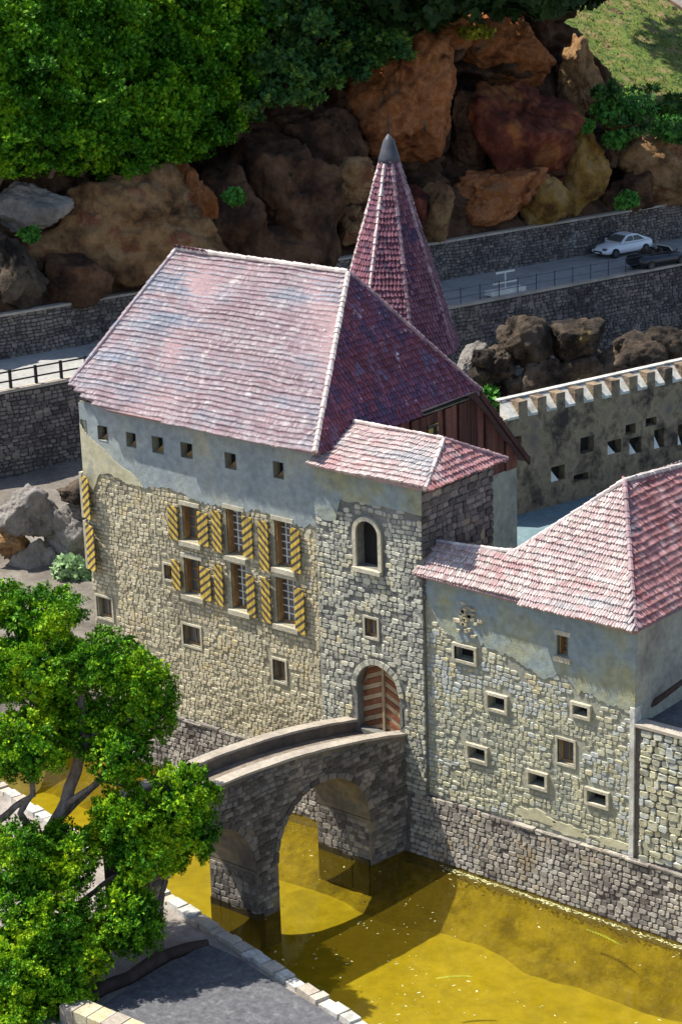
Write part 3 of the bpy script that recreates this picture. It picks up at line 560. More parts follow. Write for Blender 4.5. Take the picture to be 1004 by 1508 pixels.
# roof
EZ = 14.22; EL, ER = -14.85, -2.25; AP_L, AP_R = Vector((-13.05, 4.3, 19.45)), Vector((-4.55, 4.3, 19.38))
P_fl, P_fr = Vector((EL, -.58, EZ)), Vector((ER, -.58, EZ)); BS = (19.4-EZ)/4.88; FS = (19.42-EZ)/4.88
P_f0, P_f1, P_f2 = [Vector((x, y, EZ+(y+.58)*FS)) for x, y in ((EL-.05, .02), (EL+1.0, -.3), (EL+2.4, -.52))]; P_fl = P_f0
def backz(y): return 19.4-BS*(y-4.3)
P_hr = Vector((ER, 9.05, backz(9.05))); P_hl = Vector((EL, 9.05, backz(9.05))); P_br = Vector((ER, 12.3, backz(12.3))); P_bl = Vector((EL, 12.3, backz(12.3)))
m = MB()
for p in ([P_f0, P_f1, P_f2, P_fr, AP_R, AP_L], [P_fr, P_hr, AP_R], [P_hl, P_fl, AP_L], [AP_R, P_hr, P_br, P_bl, P_hl, AP_L][::-1]): slab(m, p, .16)
RF = m.build('roof', MT['ridge_dark'], HS)
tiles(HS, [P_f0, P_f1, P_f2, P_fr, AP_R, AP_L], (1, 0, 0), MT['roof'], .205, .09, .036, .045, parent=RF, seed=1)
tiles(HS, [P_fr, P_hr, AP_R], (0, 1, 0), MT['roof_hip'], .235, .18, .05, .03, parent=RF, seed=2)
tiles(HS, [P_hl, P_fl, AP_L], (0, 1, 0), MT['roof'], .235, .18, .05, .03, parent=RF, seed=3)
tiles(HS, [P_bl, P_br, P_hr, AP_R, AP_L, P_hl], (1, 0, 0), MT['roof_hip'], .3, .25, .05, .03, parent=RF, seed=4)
up_ = Vector((0, 0, .09))
ridge(HS, P_fr+up_*.6, AP_R+up_, MT['ridge'], .10, .22, 'hip_tiles', RF); ridge(HS, P_fl+up_*.6, AP_L+up_, MT['roof'], .09, .25, 'hip_tiles', RF)
ridge(HS, AP_L+up_, AP_R+up_, MT['ridge'], .09, .28, 'ridge_tiles', RF); ridge(HS, P_hr+up_*.6, AP_R+up_, MT['ridge_dark'], .09, .25, 'hip_tiles', RF)
m = MB(); m.box((P_hr+P_br)/2-Vector((0, 0, .12)), (P_br-P_hr)/2, (.05, 0, 0), (0, 0, .14)); m.build('verge_board', MT['board'], RF)
# boarded gable on the shaded side
y = 1.2; k = 0
while y < 11.9:
    w_ = random.uniform(.36, .5); y2 = min(y+w_-.03, 11.95); t = lambda q: min(13.96, backz(q)-.28)
    m = MB(); pr = random.choice((.05, .1, .14)); m.prism([(X1+.003, y, 10.6), (X1+.003, y2, 10.6), (X1+.003, y2, t(y2)), (X1+.003, y, t(y))], (pr, 0, 0)); m.build('board', MT['board'], HS); y += w_
gp = onX(637, 638, X1+.15); m = MB(); m.bx(X1+.1, X1+.19, gp.y-.3, gp.y+.3, gp.z-.4, gp.z+.35); f = m.build('gable_window', MT['stripe_a'], HS)
q = MB(); q.bx(X1+.15, X1+.2, gp.y-.02, gp.y+.22, gp.z-.3, gp.z+.25); q.build('pane', MT['dark'], f)
m = MB()
for i in range(30):
    a = 4.2+i*.26; m.bx(X1, X1+.06+.015*N3(a, 3), a, a+.26, 2.5, 10.6)
m.build('side_plaster', MT['plaster_side'], HS)
# ------------------------------------------------------------------ stair turret in the angle
TX0, TX1, TY = X1, 1.95, -.16
TW = thing('gate_turret', (-.4, 1.8, 2.3), 'square stone gate tower with arched door and small low red roof', 'tower')
def arch_pts(a, b, zs, zt, n=14):
    c, r = (a+b)/2, (b-a)/2; return [(c-r*math.cos(math.pi*i/n), zs+(zt-zs)*math.sin(math.pi*i/n)) for i in range(n+1)]
def arch_fill(mb, a, b, zs, zt, y, dep):
    p = arch_pts(a, b, zs, zt)
    for (xa, za), (xb, zb) in zip(p, p[1:]):
        mb.quad((xa, y, za), (xb, y, zb), (xb, y, zt), (xa, y, zt)); mb.quad((xa, y, za), (xa, y+dep, za), (xb, y+dep, zb), (xb, y, zb))
def arch_ring(th, a, b, zs, zt, y, wd, pr, mat, name, n=9, jamb=None):
    c, r = (a+b)/2, (b-a)/2
    for i in range(n):
        t0, t1 = math.pi*i/n+.015, math.pi*(i+1)/n-.015; m = MB()
        f = lambda t, e: (c-(r+e)*math.cos(t), y+.05, zs+(zt-zs+e)*math.sin(t))
        m.prism([f(t0, 0), f((t0+t1)/2, 0), f(t1, 0), f(t1, wd), f((t0+t1)/2, wd), f(t0, wd)], (0, -pr-.05-random.uniform(0, .03), 0)); m.build(name, mat, th)
    if jamb is not None:
        z = jamb
        while z < zs-.1:
            e = min(z+random.uniform(.3, .45), zs)
            for A, B in ((a-wd, a), (b, b+wd)): m = MB(); m.bx(A, B, y-pr, y+.05, z, e-.02); m.build(name, mat, th)
            z = e
dr = rect_px((526, 985, 588, 1070), TY); DX0, DX1 = dr[0], dr[1]; DZ0, DZS, DZT = 4.15, 5.75, onY(553, 979, TY).z
aw = rect_px((526, 767, 558, 836), TY); sw = rect_px((538, 911, 556, 938), TY)
wm = MB(); AZS = aw[3]-.45
wallgrid(wm, TX0, TX1, 2.2, 13.6, TY, [(DX0, DX1, DZ0, DZT), (aw[0], aw[1], aw[2], aw[3]), sw], .45)
arch_fill(wm, DX0, DX1, DZS, DZT, TY+.003, .44); arch_fill(wm, aw[0], aw[1], AZS, aw[3], TY+.003, .44)
wm.prism([(TX1-.003, TY+.012, 2.2), (TX1-.003, 3.95, 2.2), (TX1-.003, 3.95, 13.5), (TX1-.003, TY+.012, 13.5)], (-.3, 0, 0)); wm.bx(TX0, TX1-.31, 3.7, 3.94, 2.2, 13.5); wm.bx(TX0+.05, TX1-.32, TY+.46, TY+.55, 2.2, 13.4)
wm.build('wall', MT['mortar_tower'], TW)
def indoor(a, b, e=.2): return (DX0-e < a < DX1+e and 3.0 < b < DZS) or ((a-(DX0+DX1)/2)/((DX1-DX0)/2+e))**2+((b-DZS)/(DZT-DZS+e))**2 < 1
def tpl(a): return 12.62+.25*N3(a*1.3, 7.)+(-.9 if a < -1.5 else 0)*min(1, (-1.5-a)/.25)  # step at the left traces the shadow of the main roof
masonry(TW, (0, TY, 0), (1, 0, 0), (0, -1, 0), TX0+.02, TX1+.03, 2.35, 13.4, MT['stone_tower'], ok=lambda a, b: b < tpl(a)+.1+.6*N3(a*1.7, b*1.7) and not (indoor(a, b) and b > 3) and clear(aw, a, b, .16) and clear(sw, a, b, .12), rowh=.18, wid=.28, dep=.048, skip=.03, seed=41)
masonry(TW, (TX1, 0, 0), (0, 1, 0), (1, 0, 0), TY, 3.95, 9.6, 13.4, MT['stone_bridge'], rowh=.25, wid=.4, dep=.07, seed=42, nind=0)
plaster(TW, TX0+.01, TX1+.04, 13.55, tpl, TY, [], MT['plaster_r'], n=90, pr=.05)
# arched window
m = MB(); m.bx(aw[0]+.003, aw[1]-.003, TY+.38, TY+.44, aw[2]+.003, aw[3]-.003); f = m.build('arched_window', MT['dark'], TW)
m = MB(); m.bx(aw[0]-.14, aw[1]+.14, TY-.2, TY+.1, aw[2]-.16, aw[2]-.01); m.build('sill', MT['frame'], f)
m = MB(); p0 = [(x, z) for x, z in [(aw[0], aw[2])]+arch_pts(aw[0], aw[1], AZS, aw[3])+[(aw[1], aw[2])]]
p1 = [(aw[0]-.15, aw[2])]+arch_pts(aw[0]-.15, aw[1]+.15, AZS, aw[3]+.15)+[(aw[1]+.15, aw[2])]
for i in range(len(p0)-1): m.prism([(p0[i][0], TY+.02, p0[i][1]), (p0[i+1][0], TY+.02, p0[i+1][1]), (p1[i+1][0], TY+.02, p1[i+1][1]), (p1[i][0], TY+.02, p1[i][1])], (0, -.12, 0), .5)
m.build('surround', MT['frame'], f); window(TW, sw, TY, 'small', .3)
arch_ring(TW, DX0, DX1, DZS, DZT, TY, .2, .045, MT['stone_tower'], 'arch_stone', 15)
# chevron door
cx = (DX0+DX1)/2; dt = lambda x: DZS+(DZT-DZS)*math.sqrt(max(0, 1-((x-cx)/((DX1-DX0)/2))**2))
for sd in (-1, 1):
    L = (DX1-DX0)/2; fr_ = MB(); fr_.bx(min(cx, cx+sd*L)+.003, max(cx, cx+sd*L)-.003, TY+.40, TY+.43, DZ0+.003, DZS); leaf = fr_.build('door', MT['wood_red'], TW)
    z = DZ0-.5; k = 0
    while z < DZT:
        m = MB(); h = .2; n = 5
        for i in range(n):
            xa, xb = cx+sd*L*(i/n), cx+sd*L*((i+1)/n); za, zb = z+.42*(1-i/n), z+.42*(1-(i+1)/n)
            la, lb, ta, tb = [min(max(q, DZ0), dt(x)-.01) for q, x in ((za, xa), (zb, xb), (za+h-.02, xa), (zb+h-.02, xb))]
            if ta-la > .005 or tb-lb > .005:
                yy = TY+.34+(.02 if k % 2 else 0); q = [(xa, yy, la), (xb, yy, lb), (xb, yy, tb), (xa, yy, ta)]; m.prism(q if sd > 0 else q[::-1], (0, .05, 0), .5)
        if m.f: m.build('board', MT['wood_pale'] if k % 2 else MT['wood_red'], leaf)
        z += h; k += 1
m = MB(); m.bx(cx-.05, cx+.05, TY+.27, TY+.36, DZ0, DZT-.03); m.build('door_post', MT['wood_pale'], TW)
m = MB(); m.tube([(DX1+.35, TY-.05, 5.55), (DX1+.38, TY-.3, 5.5), (DX1+.42, TY-.32, 4.9), (DX1+.3, TY-.3, 4.75)], .025, 6); m.build('chain_hook', MT['iron'], TW)
# turret roof
TZ = 13.72; a, b, c, d = Vector((-2.62, -.6, TZ+.08)), Vector((2.5, -.6, TZ)), Vector((2.5, 4.05, TZ-.1)), Vector((-2.62, 4.05, TZ))
r0, r1 = Vector((-2.62, 1.75, 14.72)), Vector((1.62, 1.65, 14.72))
m = MB()
for p in ([a, b, r1, r0], [b, c, r1], [r0, r1, c, d]): slab(m, p, .12)
TR = m.build('roof', MT['ridge_dark'], TW)
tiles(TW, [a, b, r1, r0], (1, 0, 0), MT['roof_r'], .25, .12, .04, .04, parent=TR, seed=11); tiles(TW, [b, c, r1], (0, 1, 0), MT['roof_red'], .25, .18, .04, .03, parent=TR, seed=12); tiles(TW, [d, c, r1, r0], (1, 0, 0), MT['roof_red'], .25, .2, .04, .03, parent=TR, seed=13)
ridge(TW, b+up_*.5, r1+up_, MT['ridge'], .08, .25, 'hip_tiles', TR); ridge(TW, r0+up_, r1+up_, MT['ridge'], .07, .25, 'ridge_tiles', TR); ridge(TW, c+up_*.5, r1+up_, MT['ridge_dark'], .07, .25, 'hip_tiles', TR)
# ------------------------------------------------------------------ the lower house by the water
RX0, RX1 = 1.95, 10.2
RH = thing('gate_house', (6, 4, 2.3), 'lower house over the moat with framed slit windows and pale pink roof', 'house')
slots = [rect_px(r) for r in ((671, 953, 700, 972), (720, 1025, 745, 1044), (691, 1100, 716, 1118), (845, 1039, 867, 1053), (780, 1139, 804, 1157), (866, 1166, 894, 1183))]
rwin = [rect_px(r) for r in ((821, 936, 837, 965), (821, 1090, 845, 1125))]
wm = MB(); wallgrid(wm, RX0, RX1, 2.3, 10.5, 0, slots+rwin, .45)
wm.prism([(RX1-.003, .012, 2.3), (RX1-.003, 9, 2.3), (RX1-.003, 9, 10.3), (RX1-.003, .012, 10.5)], (-.25, 0, 0)); wm.bx(RX0, RX1-.26, .46, .6, 2.3, 10.3); wm.bx(5.2, RX1-.26, 8.7, 8.95, 2.3, 10.3); wm.bx(5.2, 5.4, 1.9, 8.69, 2.3, 10.3); wm.bx(RX0, 5.19, 1.5, 1.7, 2.3, 10.6)
wm.build('wall', MT['mortar_right'], RH)
def rpl(x):
    f = (x-RX0)/(RX1-RX0)
    pts = [(0, 9.7), (.1, 8.6), (.2, 8.35), (.32, 8.45), (.44, 8.25), (.55, 7.9), (.66, 8.0), (.78, 7.75), (.88, 7.5), (1, 7.5)]
    for (a, p), (b, q) in zip(pts, pts[1:]):
        if f <= b: z = p+(q-p)*(f-a)/(b-a); break
    else: z = 7.5
    return z+.2*N3(x*1.4, 9.)+.12*N3(x*4, 2.)+.1*N3(x*9, 5.)
plaster(RH, RX0, RX1+.1, 10.45, rpl, 0, [h for h in rwin[:1]+slots[:1]], MT['plaster_r'], n=240, pr=.05)
def patch(th, cx, cz, rx, rz, y, mat, name, seed, n=40):
    m = MB(); ring = []
    for i in range(n):
        t = 2*math.pi*i/n; k = 1+.55*N3(math.cos(t)*1.5, math.sin(t)*1.5, seed)+.35*N3(math.cos(t)*4, math.sin(t)*4, seed); ring.append((cx+rx*k*math.cos(t), cz+rz*k*math.sin(t)))
    m.prism([(x, y+.02, z) for x, z in ring], (0, -.06, 0), .5); return m.build(name, mat, th), ring
pts = []
for px, py, rx, rz, sd in ((785, 1200, .7, .25, 4), (835, 1222, .8, .18, 5), (905, 1242, .9, .12, 6)):
    p = onY(px, py); patch(RH, p.x, p.z, rx, rz, 0, MT['plaster_lime'], 'plaster_patch', sd); pts.append((p.x, p.z, rx, rz))
masonry(RH, (0, 0, 0), (1, 0, 0), (0, -1, 0), RX0+.02, RX1+.02, 2.4, 10.2, MT['stone_right'], ok=lambda a, b: b < rpl(a)+.15+.8*N3(a*1.7, b*1.7) and all(clear(h, a, b, .17) for h in slots+rwin) and all(((a-x)/rx)**2+((b-z)/rz)**2 > .9 for x, z, rx, rz in pts), rowh=.165, wid=.25, dep=.042, skip=.07, seed=51)
p = onY(690, 912)       # round rough scar of bare stones in the plaster
for i in range(26):
    t, r = random.uniform(0, 6.28), random.uniform(0, .6); m = MB(); m.box((p.x+r*math.cos(t), -.1, p.z+r*math.sin(t)*1.1), (random.uniform(.07, .13), 0, 0), (0, 0, random.uniform(.05, .09)), (0, -.05, 0), taper=.7); m.build('scar_stone', MT['stone_main'], RH)
for h in slots: window(RH, h, -.03, 'slot', .45)
window(RH, rwin[0], 0, 'wood', .35); window(RH, rwin[1], 0, 'small', .35)
m = MB(); m.bx(RX1+.001, RX1+.07, .05, 9, 2.3, 10.3); m.build('side_plaster', MT['plaster_side'], RH)
m = MB(); m.bx(RX1-.06, RX1+.115, -.1, .3, 2.38, 7.62); o = m.build('limewashed_corner', MT['limewash'], RH)
# its roof
E0, E1, E2 = Vector((1.7, -.4, 10.55)), Vector((10.5, -.4, 10.32)), Vector((10.5, 9.4, 10.15))
slp = math.tan(R(45)); 
def frp(px, py): return onP(px, py, E1, Vector((0, -slp, 1)))
LR0, LR1, PK = frp(640, 801), frp(757, 816), frp(919, 711); LR0.x = 1.99; RB_ = Vector((PK.x, 9.4, 13.25))
m = MB()
BL = Vector((4.6, 9.4, 10.3)); LB0, LB1 = Vector((1.99, 1.95, 10.6)), Vector((4.8, 2.2, 10.4))
for p in ([E0, E1, PK, LR1, LR0], [E1, E2, RB_, PK], [LR0, LR1, LB1, LB0], [PK, RB_, BL, LB1], [LR1, PK, LB1]): slab(m, p, .13)
RRF = m.build('roof', MT['ridge_dark'], RH)
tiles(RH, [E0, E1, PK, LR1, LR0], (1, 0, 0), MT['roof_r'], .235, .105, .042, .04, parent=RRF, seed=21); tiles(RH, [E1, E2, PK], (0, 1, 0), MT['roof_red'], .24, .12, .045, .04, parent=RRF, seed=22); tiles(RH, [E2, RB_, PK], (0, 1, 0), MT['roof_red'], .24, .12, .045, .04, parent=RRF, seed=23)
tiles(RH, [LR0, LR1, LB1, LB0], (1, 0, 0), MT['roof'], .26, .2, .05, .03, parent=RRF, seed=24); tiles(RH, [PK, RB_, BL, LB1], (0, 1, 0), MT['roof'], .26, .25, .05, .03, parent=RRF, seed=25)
ridge(RH, E1+up_*.5, PK+up_, MT['ridge_dark'], .09, .24, 'hip_tiles', RRF); ridge(RH, PK+up_, RB_+up_, MT['ridge'], .09, .25, 'ridge_tiles', RRF); ridge(RH, LR1+up_, PK+up_, MT['ridge'], .08, .25, 'hip_tiles', RRF); ridge(RH, LR0+up_, LR1+up_, MT['ridge'], .08, .25, 'ridge_tiles', RRF)
# terrace wall right of the lower house
TE = thing('terrace_wall', (18, .2, 2.3), 'rubble terrace wall beside the limewashed house corner', 'wall')
m = MB(); m.bx(RX1+.12, 26, -.02, .8, 2.3, 7.0); m.build('wall', MT['mortar_dark'], TE)
masonry(TE, (0, -.02, 0), (1, 0, 0), (0, -1, 0), RX1+.3, 16, 2.4, 6.95, MT['stone_right'], rowh=.24, wid=.33, dep=.09, seed=61, nind=200)
m = MB(); m.bx(RX1+.13, 26, -.12, .45, 7.003, 7.1); m.build('coping', MT['coping'], TE)
sheet('terrace', RX1+.08, 30, .1, 40, lambda x, y: 6.9, MT['asphalt'], 2, 2)
m = MB(); q = onZ(975, 1050, 7.1); pth = [(q.x-.9, q.y-.9, 7.05), (q.x-.3, q.y, 7.4), (q.x+.3, q.y+.4, 8.0), (q.x+.5, q.y+1.6, 8.3)]
m.tube(pth, [.12, .11, .09, .06], 7); tag(m.build('broken_branch', MT['rootm'], origin=pth[0]), 'dark broken branch lying on the terrace beside the house', 'branch')
# ------------------------------------------------------------------ round tower with the tall spire
SX, SY = -9.45, 13.0; SP = thing('spire_tower', (SX, SY, 3), 'slim tower with tall pointed wine red spire behind the house', 'tower')
m = MB()
oct_ = lambda r, z, ph=R(10): [Vector((SX+r*math.cos(ph+k*math.pi/4), SY+r*math.sin(ph+k*math.pi/4), z)) for k in range(8)]
m.prism(oct_(2.05, 2.5), (0, 0, 12.4)); m.build('wall', MT['stone_main'], SP)
SB = onP(675, 503, (SX, SY, 0), HF).z; A = onP(573, 236, (SX, SY, 0), HF).z; T = onP(573, 197, (SX, SY, 0), HF).z
lo, mid, hi = oct_(2.72, SB-.1), oct_(2.36, SB+1.0), oct_(.34, A)
m = MB(); m.prism(oct_(2.5, SB-.25), (0, 0, .2)); SR = m.build('spire', MT['ridge_dark'], SP)
for k in range(8):
    n_ = (k+1) % 8; e = lo[n_]-lo[k]
    if e.length: tiles(SP, [lo[k], lo[n_], mid[n_], mid[k]], e, MT['spire'], .24, .15, .045, .02, parent=SR, seed=30+k); tiles(SP, [mid[k], mid[n_], hi[n_], hi[k]], e, MT['spire'], .24, .15, .045, .02, parent=SR, seed=40+k)
    ridge(SP, mid[k], hi[k], MT['ridge'] if k in (5, 6, 4) else MT['ridge_dark'], .10, .27, 'hip_tiles', SR); ridge(SP, lo[k], mid[k], MT['ridge_dark'], .08, .27, 'hip_tiles', SR)
m = MB(); c0 = Vector((SX, SY, 0)); m.tube([c0+Vector((0, 0, z)) for z in (SB-.2, SB+1, A)], [2.5, 2.2, .3], 16, cap=False); m.build('underlay', MT['ridge_dark'], SR)
m = MB(); m.tube([c0+Vector((0, 0, z)) for z in (A-.15, A-.05, A+.1, A+.8, T)], [.36, .46, .43, .22, .04], 20); m.build('lead_cap', MT['lead'], SR, smooth=True)
m = MB(); m.tube([c0+Vector((0, 0, T-.05)), c0+Vector((0, 0, T+.9))], [.035, .02], 6); m.build('finial', MT['iron'], SR)
# ------------------------------------------------------------------ the bridge
BR = thing('stone_bridge', (-.4, -5, -1), 'humped grey stone footbridge of two arches leading to the chevron door', 'bridge')
def xr(y): return 1.05+.115*y
def xl(y): return -1.42+.06*y if y > -9 else -1.96+.12*(y+9)
def top(y): t = -y; return 4.42+.245*t-.0145*t*t
A1, A2 = (-1.95, -6.25), (-7.2, -11.2)
def soff(y):
    for hi_, lo_ in (A1, A2):
        if lo_ < y < hi_: c, r = (hi_+lo_)/2, (hi_-lo_)/2; return 1.75+2.25*math.sqrt(max(0, 1-((y-c)/r)**2))
    return None
ys = sorted({*[-.02-i*.2 for i in range(59)], -1.95, -6.25, -7.2, -11.2}, reverse=True); m = MB()
def bb(y, d): s = soff(y); return s if s is not None else -1.2
for ya, yb in zip(ys, ys[1:]):
    mid_ = (ya+yb)/2; s = soff(mid_); za, zb = top(ya)-.55, top(yb)-.55
    ba = bb(ya-1e-4, 0) if s is not None else -1.2; b2 = bb(yb+1e-4, 0) if s is not None else -1.2
    R_ = lambda y, z: (xr(y)+.02, y, z); L_ = lambda y, z: (xl(y)-.05, y, z)
    m.quad(R_(ya, ba), R_(yb, b2), R_(yb, zb), R_(ya, za), .5); m.quad(L_(ya, ba), L_(yb, b2), L_(yb, zb), L_(ya, za), .5)
    if s is not None: m.quad((xr(ya)+.02, ya, ba), (xl(ya)-.05, ya, ba), (xl(yb)-.05, yb, b2), (xr(yb)+.02, yb, b2), .5)
for hi_, lo_ in (A1, A2):
    for y in (hi_, lo_): m.quad((xr(y)+.02, y, -1.2), (xl(y)-.05, y, -1.2), (xl(y)-.05, y, 1.75), (xr(y)+.02, y, 1.75), .5)
m.build('arch_body', MT['render_bridge'], BR)
m = MB()
for ya, yb in zip(ys, ys[1:]): m.quad((xl(ya), ya, top(ya)-.5), (xl(yb), yb, top(yb)-.5), (xr(yb), yb, top(yb)-.5), (xr(ya), ya, top(ya)-.5), .5)
m.build('deck', MT['gravel'], BR)
for sd, fx, e in (('r', xr, -.34), ('l', xl, .3)):
    m = MB(); k = MB()
    for ya, yb in zip(ys, ys[1:]):
        q = [(fx(ya)+.02 if e < 0 else fx(ya)-.05, ya), (fx(yb)+.02 if e < 0 else fx(yb)-.05, yb), (fx(yb)+e, yb), (fx(ya)+e, ya)]; low_ = .56 if e < 0 else .62
        zt = [top(p[1])-.09 for p in q]; zl = [top(p[1])-low_ for p in q]
        V = [(*p, z) for p, z in zip(q, zl)]+[(*p, z) for p, z in zip(q, zt)]; m.add(V, ((0, 1, 5, 4), (2, 3, 7, 6), (4, 5, 6, 7), (3, 2, 1, 0)), .5)
        o_ = .05; q2 = [(p[0]+(o_ if (i < 2) == (e < 0) else -o_), p[1]) for i, p in enumerate(q)]
        n1, n2 = .02*N3(ya*2, 1, e), .02*N3(yb*2, 1, e)
        V = [(*p, top(p[1])-.09) for p in q2]+[(q2[0][0], ya, top(ya)+n1), (q2[1][0], yb, top(yb)+n2), (q2[2][0], yb, top(yb)+n2), (q2[3][0], ya, top(ya)+n1)]
        k.add(V, ((3, 2, 1, 0), (4, 5, 6, 7), (0, 1, 5, 4), (2, 3, 7, 6), (1, 2, 6, 5), (3, 0, 4, 7)), .5)
    f = m.build('parapet', MT['render_bridge'], BR); k.build('coping', MT['coping'], f)
bu = Vector((.115, 1, 0)).normalized(); bn = Vector((1, -.115, 0)).normalized()
def bok(a, b):
    y = a*bu.y; s = soff(y); return b < top(y)-.12 and (s is None or b > s+.1) and b > .05
masonry(BR, (1.07, 0, 0), bu, bn, -11.6, -.05, .05, 5.6, MT['stone_bridge'], ok=bok, rowh=.18, wid=.3, dep=.04, seed=71)
for hi_, lo_ in (A1, A2):      # arch stones round both openings
    c, r = (hi_+lo_)/2, (hi_-lo_)/2; n = 17
    for i in range(n):
        t0, t1 = math.pi*i/n+.012, math.pi*(i+1)/n-.012; mm_ = MB()
        f = lambda t, e: Vector((xr(c+(r+e)*math.cos(t))+.0, c+(r+e)*math.cos(t), 1.75+(2.25+e)*math.sin(t)))
        mm_.prism([f(t0, 0), f(t1, 0), f(t1, .2), f(t0, .2)], bn*.075); mm_.build('arch_stone', MT['stone_bridge'], BR)
for y0_, y1_ in ((-1.95, -.5), (-7.2, -6.25), (-11.6, -11.15)):       # footings showing at the waterline
    m = MB(); x_ = xl(y1_)-.1
    while x_ < xr(y0_)-.1:
        e = x_+random.uniform(.3, .5); m.bx(x_, e-.02, y0_-.04-random.uniform(0, .03), y0_+.2, -1.1, .2+random.uniform(-.05, .05)); x_ = e
    m.build('footing', MT['slime'], BR)
    m = MB(); y_ = y0_
    while y_ > y1_: e = max(y_-random.uniform(.3, .5), y1_); m.prism([(xr(y_)+.0, y_, -1.1), (xr(e)+.0, e+.01, -1.1), (xr(e)+.09, e+.01, -1.1), (xr(y_)+.09, y_, -1.1)], (0, 0, 1.28+random.uniform(-.04, .06))); y_ = e
    m.build('footing', MT['slime'], BR)
for y in (-1.95, -7.2):
    if 1: masonry(BR, (0, y, 0), (1, 0, 0), (0, -1, 0), xl(y)-.03, xr(y)-.05, .05, 1.7, MT['stone_bridge'], rowh=.2, wid=.32, dep=.03, seed=int(80-y), nind=0)
# ------------------------------------------------------------------ crenellated court wall
CA = Vector((-12.43, 23.0, 0)); CW = thing('court_wall', (-9, 35, 3.4), 'brown rendered court wall with pale notched battlements and small gun holes', 'wall')
def cw(s, o=0., z=0.): return CA+RDD*s-RDN*o+Vector((0, 0, z))
def cwp(px, py): p = onP(px, py, CA, RDN)-CA; return p.dot(RDD), p.z
holes = []
for x, y, w_, h_ in ((760, 652, 15, 18), (864, 655, 20, 24), (904, 658, 20, 20), (935, 656, 18, 24), (928, 632, 15, 15), (958, 621, 16, 12), (970, 646, 15, 28), (1002, 640, 9, 30), (821, 697, 20, 22), (855, 703, 22, 11)):
    a, _ = cwp(x-w_/2, y); b, _ = cwp(x+w_/2, y); _, c = cwp(x, y+h_/2); _, d = cwp(x, y-h_/2); holes.append((a, b, c, d))
holes = [h for h in holes if h[0] > .1]
m = MB(); wallgrid(m, 0, 34, 3.2, 8.2, 0, holes, .5); m.bx(0, 34, .55, .95, 3.2, 8.2); m.quad((0, 0, 8.2), (34, 0, 8.2), (34, .95, 8.2), (0, .95, 8.2)); m.quad((0, 0, 3.2), (0, .95, 3.2), (0, .95, 8.2), (0, 0, 8.2))
m.v = [tuple(cw(x, y, z)) for x, y, z in m.v]
MT['court'] = rough('brown patchy render', [(.34, (.07, .05, .04)), (.45, (.23, .165, .115)), (.54, (.34, .25, .16)), (.66, (.17, .135, .125))], .7, (1, 1), 1, 4, bdist=.2, stain=((.31, .25, .15), .8, .56, .72), stain2=((.06, .045, .04), .6, .55, .66))
m.build('wall', MT['court'], CW)
def cbox(a, b, o0, o1, z0, z1):
    m = MB(); m.prism([cw(a, o0, z0), cw(b, o0, z0), cw(b, o1, z0), cw(a, o1, z0)], (0, 0, z1-z0)); return m
for k, (a, b, c, d) in enumerate(holes):
    f = cbox(a+.01, b-.01, .44, .5, c+.01, d-.01).build('gun_hole', MT['dark'], CW)
    if k in (2, 3, 6, 7, 8):
        m = MB(); m.prism([cw(a+.02, .03, c+.01), cw(a+.02+(b-a)*.55, .03, c+.01), cw(a+.1, .3, d-.08)], RDN*-.12); m.build('splayed_jamb', MT['white'], f)  # white wedge stands in for sunlight inside the hole
s = 1.75; m = cbox(0, 1.7, -.05, .95, 8.2, 8.3); m.build('coping', MT['coping'], CW)
while s < 33:
    cbox(s+.63, s+1.18, 0, .9, 8.203, 8.98).build('merlon', MT['court'], CW)
    m = MB(); m.prism([cw(s, -.03, 8.2), cw(s, -.03, 8.32), cw(s, .62, 8.95), cw(s, .62, 8.2)], RDD*.63); m.build('embrasure_sill', MT['limewash'], CW)  # sun on the crenel floors is put into the slope and pale colour
    s += 1.18
for a in range(0, 16): cbox(1.75+a*1.97, 1.75+a*1.97+1.96, .63, .97, 8.985, 9.06).build('coping', MT['limewash'], CW)
# ------------------------------------------------------------------ railings
def railing(s0, s1, step, label, rr, cols):
    th = thing('guard_railing', rd((s0+s1)/2, .25, 7.5), label, 'railing'); s = s0
    while s <= s1: m = MB(); m.box(rd(s, .25, 8.05), RDD*rr*1.5, RDN*rr*1.5, (0, 0, .56)); m.build('post', cols, th); s += step
    for z in (8.02, 8.52): m = MB(); m.tube([rd(s0-.3, .25, z), rd(s1+.3, .25, z)], rr, 6); m.build('rail', cols, th)
railing(-6.7, 14.5, 1.5, 'black two-bar railing along the sunlit stretch of road', .045, MT['iron'])
railing(28, 66, 1.5, 'thin dark railing along the shaded road below the parked cars', .016, MT['lead'])
# white barrier at the kerb
bs = onZ(752, 434, 7.6); b0 = (bs-A0).dot(RDD); th = thing('road_barrier', rd(b0, .7, 7.5), 'white low barrier with a raised cross bar at the road edge', 'barrier')
m = MB(); m.box(rd(b0, .75, 7.78), RDD*1.35, RDN*.35, (0, 0, .14)); m.build('base_block', MT['white'], th)
m = MB(); m.tube([rd(b0, .75, 7.9), rd(b0, .75, 9.0)], .05, 8); m.build('post', MT['white'], th)
m = MB(); m.box(rd(b0, .75, 8.95), RDD*.75, RDN*.03, (0, 0, .06)); m.build('cross_bar', MT['white'], th)
m = MB(); m.box(rd(b0, .75, 8.3), RDD*1.0, RDN*.03, (0, 0, .05)); m.build('lower_bar', MT['white'], th)
